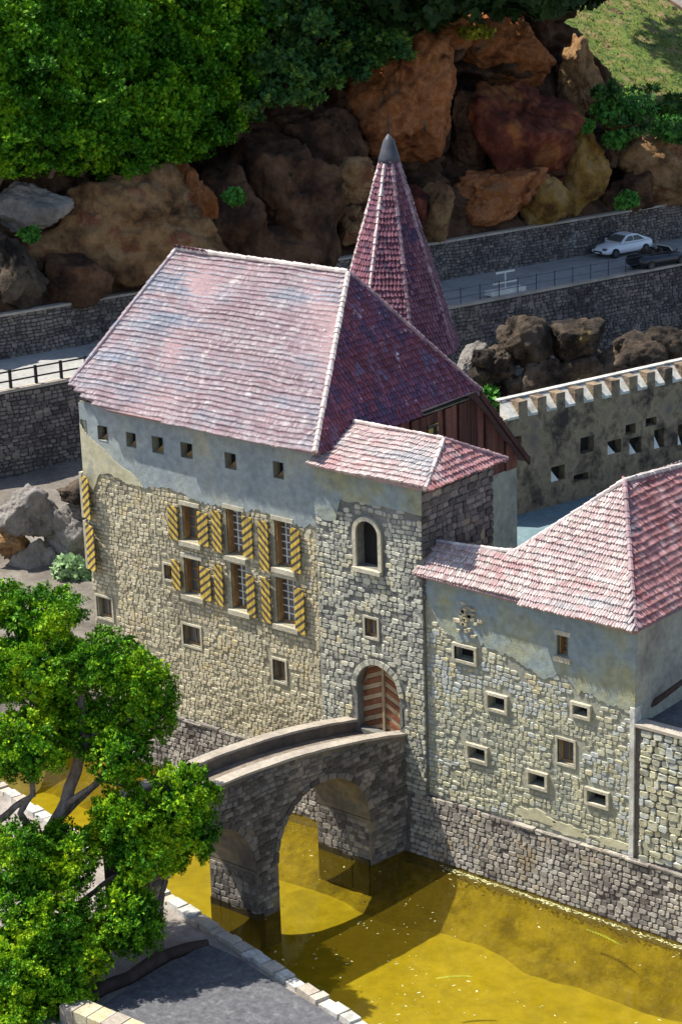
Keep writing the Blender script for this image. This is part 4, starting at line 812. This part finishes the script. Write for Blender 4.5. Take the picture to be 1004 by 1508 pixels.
# ------------------------------------------------------------------ cars
def car(pos, d, paint, label, opened, group=None):
    d = Vector(d).normalized(); sd = Vector((-d.y, d.x, 0)); th = thing('parked_car', pos, label, 'car'); P = lambda x, y, z: Vector(pos)+d*x+sd*y+Vector((0, 0, z))
    st = [(-2.15, .62, .42, .82), (-2.05, .78, .30, .93), (-1.6, .86, .22, .98), (-.6, .88, .2, .93), (.5, .88, .2, .92), (1.0, .87, .2, .86), (1.6, .84, .22, .77), (2.05, .72, .28, .62), (2.18, .55, .38, .52)]
    vs = []; n = 10
    for x, w_, zb, zt in st:
        h = zt-zb
        for yy, zz in ((-.75, 0), (-1, .18), (-1.0, .5), (-.93, .8), (-.75, .96), (-.25, 1.04), (.25, 1.04), (.75, .96), (.93, .8), (1.0, .5), (1, .18), (.75, 0)): vs.append(P(x, yy*w_, zb+zz*h))
    n = 12; fs = [(i*n+k, i*n+(k+1) % n, (i+1)*n+(k+1) % n, (i+1)*n+k) for i in range(len(st)-1) for k in range(n)]+[tuple(range(n))[::-1], tuple(range((len(st)-1)*n, len(st)*n))]
    m = MB(); m.add(vs, fs, .5); body = m.build('body', paint, th, smooth=True)
    bf, rf, rr, br = (.85, .93), (.12, 1.34), (-.85, 1.34), (-1.75, .98); wb, wr = .80, .60
    if not opened:
        L = [P(bf[0], y*wb, bf[1]-.06) for y in (-1, 1)]+[P(rf[0], y*wr, rf[1]) for y in (-1, 1)]+[P(rr[0], y*wr, rr[1]) for y in (-1, 1)]+[P(br[0], y*wb, br[1]-.06) for y in (-1, 1)]
        L += [P(-.35, -wr*.9, 1.39), P(-.35, wr*.9, 1.39)]
        m = MB(); m.add(L, ((0, 1, 3, 2), (2, 3, 9, 8), (8, 9, 5, 4), (4, 5, 7, 6), (0, 2, 8), (0, 8, 4, 6), (1, 9, 3), (1, 7, 5, 9)), .5); m.build('cabin', paint, th)
        def pane(name, q, o): m = MB(); m.prism([p+o*.012 for p in q], o*.012); m.build(name, MT['glass'], th)
        pane('windscreen', [P(.78, -.70, .98), P(.78, .70, .98), P(.17, .52, 1.30), P(.17, -.52, 1.30)], (d*.45+Vector((0, 0, 1))).normalized())
        pane('rear_window', [P(-.93, -.5, 1.31), P(-.93, .5, 1.31), P(-1.6, .66, 1.05), P(-1.6, -.66, 1.05)], (-d*.4+Vector((0, 0, 1))).normalized())
        for y in (-1, 1):
            yv = lambda z: y*(wb-(z-.93)/(1.34-.93)*(wb-wr))
            for xa, xb, xc, xd in ((.55, .02, -.3, -.3), (-.38, -.38, -.82, -1.3)): pane('side_window', [P(xa, yv(.98), .98), P(xb, yv(1.28), 1.28), P(xc, yv(1.28), 1.28), P(xd, yv(.98), .98)], sd*y)
    else:
        m = MB(); m.box(P(-.3, 0, .93), d*.85, sd*.62, (0, 0, .05)); m.build('cockpit', MT['dark'], th)
        for x in (-.1, -.85):
            for y in (-.33, .33): m = MB(); m.box(P(x, y, 1.06), d*.08, sd*.22, Vector((0, 0, .17))-d*.04, taper=.85); m.build('seat', MT['rootm'], th)
        m = MB(); m.prism([P(.75, -.66, .92), P(.75, .66, .92), P(.45, .56, 1.28), P(.45, -.56, 1.28)], d*.02); m.build('windscreen', MT['glass'], th)
        m = MB(); m.tube([P(.76, -.68, .92), P(.46, -.58, 1.3), P(.46, .58, 1.3), P(.76, .68, .92)], .025, 6); m.build('windscreen_frame', MT['white'], th)
    for x in (-1.35, 1.35):
        for y in (-1, 1):
            m = MB(); m.tube([P(x, y*.68, .32), P(x, y*.90, .32)], .32, 18); wl = m.build('wheel', MT['iron'], th)
            m = MB(); m.tube([P(x, y*.89, .32), P(x, y*.92, .32)], .2, 14); m.build('rim', MT['lead'], wl)
    for y in (-1, 1):
        m = MB(); m.box(P(2.02, y*.52, .62), d*.1, sd*.14, (0, 0, .06)); m.build('headlight', MT['glass'] if paint != MT['iron'] else MT['white'], th)
        m = MB(); m.box(P(-2.1, y*.5, .75), d*.04, sd*.14, (0, 0, .06)); m.build('tail_light', MT['wood_red'], th)
        m = MB(); m.box(P(.55, y*.93, .98), d*.06, sd*.08, (0, 0, .05)); m.build('mirror', paint, th)
    m = MB(); m.box(P(2.14, 0, .42), d*.05, sd*.4, (0, 0, .07)); m.build('grille', MT['dark'], th)
    m = MB(); m.box(P(2.19, 0, .36), d*.012, sd*.22, (0, 0, .045)); m.build('number_plate', MT['white'], th)
    return th
CPW = plain('white car paint', (.80, .82, .84), .25); CPB = plain('black car paint', (.02, .022, .03), .25)
p = onZ(915, 374, 7.52); car(p, -RDD, CPW, 'white coupe parked against the roadside wall', False)
p = onZ(967, 392, 7.52); car(p, RDD, CPB, 'black open-topped car in front of the white coupe', True)
# ------------------------------------------------------------------ cliff boulders
BL_ = [  # px, py, half width, half height, stone, tilt, label
 (765, 205, 74, 84, 'red', .1, 'huge dark red boulder with rusty top, right of the spire tip'), (745, 72, 82, 46, 'orange', -.15, 'long orange slab of rock under the leaves at the top'),
 (603, 142, 74, 82, 'orange', .1, 'big orange boulder just above the spire tip'), (861, 258, 36, 62, 'yellow', -.2, 'upright ochre boulder between the dark red one and the road wall'),
 (848, 122, 33, 55, 'tan', .1, 'narrow tan boulder beside the grass bank'), (968, 240, 64, 58, 'tan', .25, 'wide tan boulder above the weed and the cars'),
 (905, 181, 34, 13, 'orange', .05, 'flat orange rock slab under the grass bank'), (725, 283, 66, 42, 'orange', 0, 'low brown boulder under the dark red one'),
 (800, 295, 34, 34, 'yellow', 0, 'small ochre boulder touching the roadside wall'), (636, 312, 32, 38, 'tan', .2, 'tan boulder just right of the spire below its tip'), (505, 270, 38, 36, 'tan', 0, 'rounded tan boulder left of the spire'),
 (525, 335, 26, 26, 'tan', 0, 'small tan boulder touching the spire on its left'), (430, 290, 80, 95, 'dark', .1, 'large dark boulder above the main roof ridge'), (470, 205, 60, 45, 'dark', -.1, 'dark boulder hanging below the leafy shrub'),
 (175, 345, 132, 84, 'tan', -.08, 'broad tan boulder behind the roof under the hedge'), (35, 300, 58, 34, 'grey', 0, 'pale grey rock tucked under the hedge edge'), (18, 402, 42, 56, 'slate', .3, 'dark grey slanted boulder cut by the picture edge'),
 (345, 335, 54, 72, 'dark', 0, 'dark brown boulder behind the left end of the ridge'), (690, 190, 24, 60, 'dark', .1, 'thin dark rock wedged between the orange and dark red boulders'), (600, 300, 34, 42, 'red', 0, 'small reddish boulder right behind the spire'),
 (270, 300, 40, 60, 'orange', .1, 'rust streaked rock below the hedge end'), (560, 335, 40, 40, 'dark', 0, 'dark boulder hidden mostly by the spire'), (930, 290, 40, 30, 'dark', 0, 'dark rock behind the green weed by the wall'), (395, 380, 60, 40, 'dark', 0, 'dark rock at the foot of the cliff over the ridge'),
 (250, 385, 50, 40, 'dark', 0, 'dark rock at the cliff foot over the roof corner'), (105, 415, 50, 34, 'dark', .1, 'brown rock at the cliff foot behind the sunlit road'), (655, 55, 30, 30, 'orange', 0, 'small orange rock lit at its upper rim')]
for i, (x, y, hw, hh, mt, tl, lb) in enumerate(BL_):
    p = onC(x, y); k = (p-CAM).dot(FW)/FOC; rx, rz = hw*k*1.32, hh*k*1.3; ry = min(rx, rz)*.9
    boulder(onC(x, y, ry*.18), rx, rz, ry, RB[mt], lb, i+3, 'boulders of the cliff', tl)
# rocks below the road
for i, (x, y, hw, hh, mt, lb) in enumerate([
 (765, 505, 46, 36, 'slate', 'largest dark rock of the heap below the road wall'), (725, 550, 40, 42, 'slate', 'dark fluted rock nearest the spire in the heap'), (800, 560, 50, 36, 'slate', 'dark wide rock at the front of the heap below the road'), (850, 500, 42, 26, 'slate', 'flat rock with ochre edge on top of the heap'),
 (870, 555, 52, 34, 'slate', 'dark rock just above the battlements'), (930, 530, 60, 36, 'slate', 'long dark rock sloping under the road wall'), (690, 545, 26, 36, 'grey', 'grey rock right beside the spire foot'), (985, 515, 40, 30, 'slate', 'dark rock at the picture edge above the battlements'), (700, 590, 40, 26, 'slate', 'low dark rock next to the house verge')]):
    p = onP(x, y, (-22.5, 42, 4), HF); k = (p-CAM).dot(FW)/FOC; boulder(p, hw*k*1.1, hh*k*1.25, hw*k*.9, RB[mt], lb, i+60, 'rocks heaped below the road', random.uniform(-.3, .3), 'rock', cat='rock')
for i, (x, y, hw, hh, mt, lb) in enumerate([
 (105, 785, 42, 52, 'grey', 'pale grey rock touching the house corner behind the shutters'), (35, 760, 48, 40, 'grey', 'pale grey rock left of the house below the road wall'), (20, 800, 34, 34, 'tan', 'brown rock at the picture edge left of the house'), (60, 835, 44, 40, 'grey', 'grey rock just above the clipped tree top'), (120, 725, 34, 20, 'slate', 'small dark rock at the foot of the road wall'), (0, 860, 40, 36, 'tan', 'reddish rock half hidden by the clipped tree'), (128, 890, 20, 40, 'dark', 'dark rock squeezed against the house corner')]):
    p = onP(x, y, (-26.8, 8, 3), HF); k = (p-CAM).dot(FW)/FOC; boulder(p, hw*k*1.1, hh*k*1.2, hw*k*.8, RB[mt], lb, i+80, 'rocks left of the house', random.uniform(-.3, .3), 'rock', cat='rock')
for i in range(14):
    x, y = random.uniform(670, 1010), random.uniform(500, 600)
    if y < 480+abs(x-790)*.12 or (x > 760 and y > 612-(x-755)*.22-18): continue
    p = onP(x, y, (-21.6, 42, 4), HF); k = (p-CAM).dot(FW)/FOC; s_ = random.uniform(12, 22); boulder(p, s_*k, s_*k*random.uniform(.7, 1.3), s_*k, RB['slate'], 'small jagged dark rock in the heap below the road wall', i+120, 'small rocks heaped below the road', random.uniform(-.5, .5), 'rock', det=4, cat='rock')
# ------------------------------------------------------------------ near bank, coping, painted shadow, low wall
e0 = onZ(240, 1310, .5); e1 = onZ(540, 1508, .5); ED = (e1-e0).normalized(); EN = Vector((-ED.y, ED.x, 0))
if EN.y < 0: EN = -EN
def bk(s, t, z=.5): p = e0+ED*s-EN*t; return Vector((p.x, p.y, z))
sheet('bank', -40, 40, 0, 45, lambda s, t: bk(s, t, .46+.06*N3(s*.5, t*.5)+.03*N3(s*2, t*2)), MT['bank'], 160, 90)
m = MB(); m.quad(bk(-40, 0, -1.3), bk(40, 0, -1.3), bk(40, 0, .5), bk(-40, 0, .5)); o = m.build('bank_face', MT['algae']); o['kind'] = 'structure'
BE = thing('bank_edging', bk(4, .3, .3), 'row of pale squared edging stones along the near bank', 'edging'); s = -16
while s < 16:
    l = random.uniform(.34, .75); m = MB(); hw = random.uniform(.20, .30); q = bk(s+l/2, .28, .5); an = random.uniform(-.05, .05); d_ = ED*math.cos(an)+EN*math.sin(an); n_ = EN*math.cos(an)-ED*math.sin(an)
    m.box(q+Vector((0, 0, random.uniform(-.06, .05))), d_*(l/2-.025), n_*hw, Vector((random.uniform(-.02, .02), 0, .14)), taper=.93); m.build('edging_stone', MT['limewash'] if random.random() < .5 else MT['coping'], BE); s += l
m = MB(); q = [onZ(x, y, .57) for x, y in ((135, 1492), (200, 1448), (305, 1390), (352, 1412), (405, 1446), (470, 1484), (560, 1545), (300, 1560))]
m.poly([(p.x, p.y, .585) for p in q], .5); o = m.build('asphalt', MT['asphalt']); o['kind'] = 'structure'
pts = [onZ(x, y, .62) for x, y in ((118, 1476), (150, 1456), (190, 1440), (222, 1420), (250, 1405), (278, 1396), (306, 1388))]
m = MB(); m.tube([p+Vector((0, 0, .05*N3(i*.9, 1))) for i, p in enumerate(pts)], [.26, .24, .21, .24, .2, .2, .12], 9); tag(m.build('crooked_root', MT['rootm'], origin=pts[0], smooth=True), 'dark crooked root lying across the gravel bank', 'root')  # dark tube takes the place of a shadow lying on the gravel
LW = thing('low_wall', onZ(170, 1500, .5), 'low pale block wall in the lower corner below the tree', 'wall'); a, b = onZ(112, 1468, 1.0), onZ(300, 1545, 1.0); n = 9
for i in range(n):
    p, q = a+(b-a)*(i/n), a+(b-a)*((i+1)/n); d_ = (q-p); nn = Vector((d_.y, -d_.x, 0)).normalized()
    m = MB(); m.box((p+q)/2+nn*.35-Vector((0, 0, .25)), d_*.48, nn*.38, (0, 0, .32+random.uniform(-.03, .03)), taper=.97); m.build('block', MT['stone_main'] if i % 3 else MT['coping'], LW)
# leaves on the water
m = MB()
for _ in range(800):
    px, py = random.uniform(340, 1004), random.uniform(1200, 1508); p = onZ(px, py, .012)
    if p.y > -.6 or (p-e0).dot(EN) < .2 or random.random() > .15+1.1*N3(p.x*.7, p.y*.7)+(.4 if px < 680 else 0): continue
    a = random.uniform(0, 6.28); l = random.choice((.02, .025, .03, .04, .05, .08)); u = Vector((math.cos(a), math.sin(a), 0)); v = Vector((-u.y, u.x, 0)); g = random.uniform(.2, .45)
    m.poly([p-u*l, p+v*l*g, p+u*l, p-v*l*g])
for _ in range(420):          # scum drifting along the wall foot
    x = random.uniform(2.8, 15); p = Vector((x, -.5-abs(random.gauss(0, .09)), .014)); a = random.gauss(0, .5); l = random.uniform(.03, .11); u = Vector((math.cos(a), math.sin(a), 0)); v = Vector((-u.y, u.x, 0)); m.poly([p-u*l, p+v*l*.3, p+u*l, p-v*l*.3])
tag(m.build('leaf_litter', MT['litter']), kind='stuff')
FR = LF['gold']
for i, (x0, y0, x1, y1, lb) in enumerate(((862, 1368, 912, 1390, 'pale feathery frond floating near the moat wall'), (640, 1441, 690, 1437, 'thin green frond floating in the middle of the pond'), (466, 1450, 482, 1468, 'small forked frond floating near the edging stones'))):
    a, b = onZ(x0, y0, .02), onZ(x1, y1, .02); a.z = b.z = .02; d_ = b-a; v = Vector((-d_.y, d_.x, 0)).normalized(); m = MB()
    for k in range(14):
        t = k/13; p = a+d_*t+v*.05*math.sin(t*4); L = .075*(1-abs(t-.4))
        for sg in (-1, 1): m.poly([p, p+d_.normalized()*.1+v*sg*L, p+d_.normalized()*.13+v*sg*L*.8+Vector((0, 0, .01)), p+d_.normalized()*.05])
    m.tube([a, a+d_*.5+v*.05, b], .012, 5); tag(m.build('floating_frond', FR, origin=a), lb, 'frond')
# ------------------------------------------------------------------ clipped cypress on the near bank
TD = 66.; TB = onZ(95, 1440, .5); CT = thing('clipped_cypress', TB, 'bright green cypress clipped into rounded cushions on twisting bare branches', 'tree')
m = MB()
def br(pts, r0, r1, name='branch', par=None):
    m = MB(); P = [atD(x, y, d) for x, y, d in pts]; Q = []
    for i in range(len(P)-1):
        for k in range(4): t = k/4; p = P[i].lerp(P[i+1], t); Q.append(p+Vector((N3(p.x*1.3, p.y*1.3, p.z*1.3), 0, N3(p.z*1.5, p.x, 3)))*.10)
    Q.append(P[-1]); n = len(Q); m.tube(Q, [r0+(r1-r0)*i/(n-1) for i in range(n)], 9); return m.build(name, MT['bark'], par or CT, smooth=True)
dB = (TB-CAM).dot(FW)
TR_ = br([(95, 1445, dB), (70, 1390, dB-.4), (62, 1310, 66.5), (72, 1230, 66.3), (98, 1180, 66.2), (125, 1090, 66.), (120, 1000, 66.)], .30, .15, 'trunk')
for q in ([(95, 1440, dB), (128, 1372, dB-.3), (148, 1335, 66.6), (182, 1296, 66.2), (215, 1250, 65.8)], [(62, 1310, 66.5), (105, 1345, 66), (150, 1300, 66.2), (190, 1280, 66)], [(72, 1225, 66.3), (100, 1183, 66), (142, 1150, 65.8), (170, 1120, 65.5)],
          [(80, 1215, 66.3), (112, 1180, 66.4), (150, 1148, 66.2), (240, 1170, 65.8)], [(65, 1250, 66.3), (30, 1200, 66), (48, 1170, 65.8), (40, 1110, 65.6)], [(-10, 1215, 66.3), (22, 1190, 66), (50, 1172, 65.8), (44, 1120, 65.6)], [(122, 1090, 66), (190, 1060, 65.8), (220, 1030, 65.8)], [(120, 1010, 66), (60, 950, 66), (40, 910, 66)], [(62, 1320, 66.4), (20, 1370, 65.5), (0, 1400, 65.2)], [(130, 1370, 66.2), (165, 1360, 65.5), (185, 1350, 65.3)]):
    br(q, .13, .05)
PADS = [(58, 905, 78, 46, 66.4), (-20, 890, 70, 44, 66.6), (60, 985, 90, 62, 66.0), (150, 975, 84, 52, 66.0), (212, 1030, 56, 84, 65.9), (-10, 985, 60, 56, 65.8), (140, 1070, 66, 50, 66.2), (85, 1050, 60, 40, 66.6), (38, 1098, 70, 64, 65.2), (176, 1118, 52, 50, 65.2), (272, 1172, 58, 58, 65.2), (280, 1225, 50, 52, 65.6), (195, 1210, 66, 66, 65.3), (210, 1262, 56, 50, 65.2), (100, 1262, 64, 60, 65.2), (30, 1262, 66, 66, 64.8), (190, 1352, 58, 66, 64.9), (60, 1345, 82, 66, 64.6), (120, 1400, 62, 52, 64.6), (30, 1425, 90, 70, 64.2), (95, 1462, 50, 44, 64.2), (15, 1500, 100, 52, 63.8), (240, 1250, 44, 46, 65.4), (-60, 1150, 60, 70, 66), (-70, 1330, 80, 80, 65), (-90, 1000, 80, 80, 66)]
for i, (x, y, rx, ry, d) in enumerate(PADS):
    c = atD(x, y, d); k = d/FOC; a, b = rx*k*.92, ry*k*.92; n = int(4300*max(.5, (a*b)/1.6))
    K = np.array([list(RT), list(HF), [0, 0, 1]]); L_ = []
    for P in (sprays((0, 0, 0), (a, a*.9, b), int(n*1.2), .09, .022, 9, .62, 100+i, .72, .75, lob=.13, tuft=int(50+34*a*b), tamp=.17), sprays((0, 0, 0), (a*.8, a*.72, b*.8), n//5, .15, .06, 7, 1., 900+i, .2, .3, lob=.1)):
        L_.append((np.array(c)+P[0]@K, P[1], P[2]))
    o = foliage('foliage_cushion', L_, LF['hinoki'], CT)
# ------------------------------------------------------------------ hedge and shrubs over the cliff
def shrub(name, label, cat, pads, mat, leaf, wid, nl, dens, seed, off=2., stem=True, up=.35, group=None, fan=1.1, tuft=0):
    P = []; cs = []
    for i, (x, y, rx, ry) in enumerate(pads):
        c = onC(x, y, off if rx > 38 else off+2.1); k = (c-CAM).dot(FW)/FOC; cs.append(c); a, b = rx*k, ry*k
        v, q, r = sprays((0, 0, 0), (a, a*.8, b), int(dens*max(a*b, 1.)), leaf, wid, nl, fan, seed+i, .5 if tuft else .45, up, lob=.16, tuft=tuft, tamp=.2); P.append((np.array(c)+v@np.array([list(RT), list(HF), [0, 0, 1]]), q, r))
    base = cs[0]-CN*3; th = thing(name, base, label, cat, group); foliage('foliage', P, mat, th)
    m = MB()
    for c in cs: m.tube([c-CN*(off+1.2)-Vector((0, 0, 1.2)), c-CN*.8, c], [.16, .1, .04], 6)
    if stem: m.build('stem', MT['bark'], th)
    return th
LUMP = [(-20+i*44+random.uniform(-14, 14), 18+j*44+random.uniform(-14, 14), random.uniform(22, 38)) for i in range(9) for j in range(5) if 18+j*44 < 245-max(0, i*44-230)*.8]
shrub('cypress_hedge', 'dense bright green cypress mass hanging over the cliff', 'hedge', [(30, 40, 120, 90), (150, 50, 120, 90), (262, 50, 100, 90), (40, 150, 120, 80), (150, 165, 115, 85), (255, 150, 95, 85), (-10, 200, 80, 60), (325, 95, 70, 80), (195, 225, 80, 42), (85, 215, 90, 42), (310, 170, 52, 45), (262, 205, 55, 36), (20, 235, 60, 26), (340, 20, 80, 60), (-60, 90, 90, 110), (60, -60, 130, 80), (230, -60, 130, 80)]+[(x, y, rr_, rr_*.85) for x, y, rr_ in LUMP], LF['hedge'], .25, .062, 8, 600, 300, 2.2, tuft=70, up=.7, fan=.7)
shrub('leafy_shrub', 'dark broad-leaved shrub between the cypress and the orange boulder', 'shrub', [(400, 60, 80, 70), (480, 45, 90, 70), (560, 40, 70, 55), (420, 115, 70, 40), (500, 95, 60, 34), (375, 150, 40, 28), (595, 20, 40, 40), (470, -30, 130, 60)], LF['leaf'], .32, .15, 5, 300, 340, 2.6, up=.1, fan=1.3, tuft=22)
shrub('low_shrub', 'dark low shrub mass at the lower edge of the sunlit grass', 'shrub', [(945, 150, 58, 24), (1005, 160, 40, 28), (893, 138, 24, 22), (1000, 195, 34, 16), (925, 185, 30, 14)], LF['leaf'], .3, .15, 5, 240, 640, 1.5, stem=False, up=.2, fan=1.3, tuft=20)
shrub('gold_bush', 'small yellow green bush in the cleft beside the orange boulder', 'bush', [(652, 105, 12, 20), (700, 48, 24, 9)], LF['gold'], .22, .12, 5, 300, 360, 1.6, stem=False, fan=1.3)
for i, (x, y, r_, off, lb) in enumerate(((925, 294, 16, 1.2, 'bright weed growing on top of the roadside wall'), (862, 186, 14, 1.5, 'dark green weed beside the flat orange rock'), (345, 290, 14, 2.2, 'small weed in the dark cleft above the roof'), (45, 345, 12, 1.5, 'weed between the rocks behind the sunlit road'), (985, 190, 26, 1.4, 'dark green tuft below the grass bank'), (890, 165, 22, 1.2, 'tuft hanging from the grass bank edge'), (935, 160, 26, 1.6, 'broad dark weed in the middle below the grass bank'), (905, 205, 18, 1.2, 'low weed between the flat orange slab and the wide tan boulder'))):
    shrub('weed', lb, 'weed', [(x, y, r_, r_*.7)], LF['weed'], .26, .12, 5, 200, 370+i, off, stem=False, group='weeds among the cliff rocks', fan=1.3)
def lowplant(name, px, py, p0, rr, mat, lb, seed, leaf=.3, n=400):
    c = onP(px, py, p0, HF); k = (c-CAM).dot(FW)/FOC*rr; v, q, r = sprays((0, 0, 0), (k, k*.8, k*1.1), n, leaf, leaf*.55, 5, 1.3, seed, .2, .6)
    th = thing(name, c-Vector((0, 0, k)), lb, 'plant'); foliage('foliage', [(np.array(c)+v@np.array([list(RT), list(HF), [0, 0, 1]]), q, r)], mat, th); m = MB(); m.tube([c-Vector((0, 0, k*1.6)), c-Vector((.1, 0, k*.5)), c], [.06, .05, .02], 6); m.build('stem', MT['bark'], th)
lowplant('shrub', 112, 848, (-26, 6.5, 3), 32, LF['pale'], 'pale green leafy shrub beside the house corner', 401, .26, 900)
lowplant('weed', 722, 588, (-22.5, 40, 4), 13, LF['weed'], 'vivid green weed at the foot of the dark rocks', 402, .3, 160)
# tall grass on the bank
vs = []; g = np.random.default_rng(5); n = 14000; U, Vv = g.random(n), g.random(n)
base = np.array([list(grassf(a, b)) for a, b in zip(U, Vv)]); ang = g.uniform(0, 6.28, n); hh = g.uniform(.08, .26, n); dx = np.stack([np.cos(ang), np.sin(ang), 0*ang], 1)
V = np.stack([base-dx*.05, base+dx*.05, base+dx*.03+np.stack([g.normal(0, .2, n), g.normal(0, .2, n), hh], 1)], 1).reshape(-1, 3)
o = npmesh('grass', V, np.arange(3*n).reshape(n, 3), g.random(n), LF['turf']); o['kind'] = 'stuff'
# ------------------------------------------------------------------ big trees on the hilltop: their boughs shade the cliff, the cars and the road
def bigtree(s, o, zc, rx, rz, lb, seed, n=9000):
    base = rd(s, RW+14, 33); c = rd(s, o, zc); th = thing('shade_tree', base, lb, 'tree', 'tall shade trees along the cliff top')
    m = MB(); m.tube([base-Vector((0, 0, 2)), base+Vector((.3, 0, 4)), (base+c)/2+Vector((0, 0, 4)), c], [.6, .5, .35, .15], 10); m.build('trunk', MT['bark'], th)
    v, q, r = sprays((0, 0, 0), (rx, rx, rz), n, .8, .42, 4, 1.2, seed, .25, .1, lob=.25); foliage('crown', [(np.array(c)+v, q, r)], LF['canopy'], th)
bigtree(36, RW+1, 29.0, 7, 5.5, 'shade tree whose leaves droop over the orange slab', 501)
bigtree(43, RW-0, 29.2, 6.5, 5.8, 'shade tree above the dark red boulder', 502)
bigtree(53.5, RW+9, 33.2, 5, 4.2, 'shade tree over the top edge of the sunlit grass', 506, 3600)
bigtree(62, RW+20, 46, 7, 4.5, 'shade tree rising behind the grass bank', 505, 2600)
bigtree(25, RW+3, 36, 6, 5, 'shade tree behind the leafy shrub', 504)
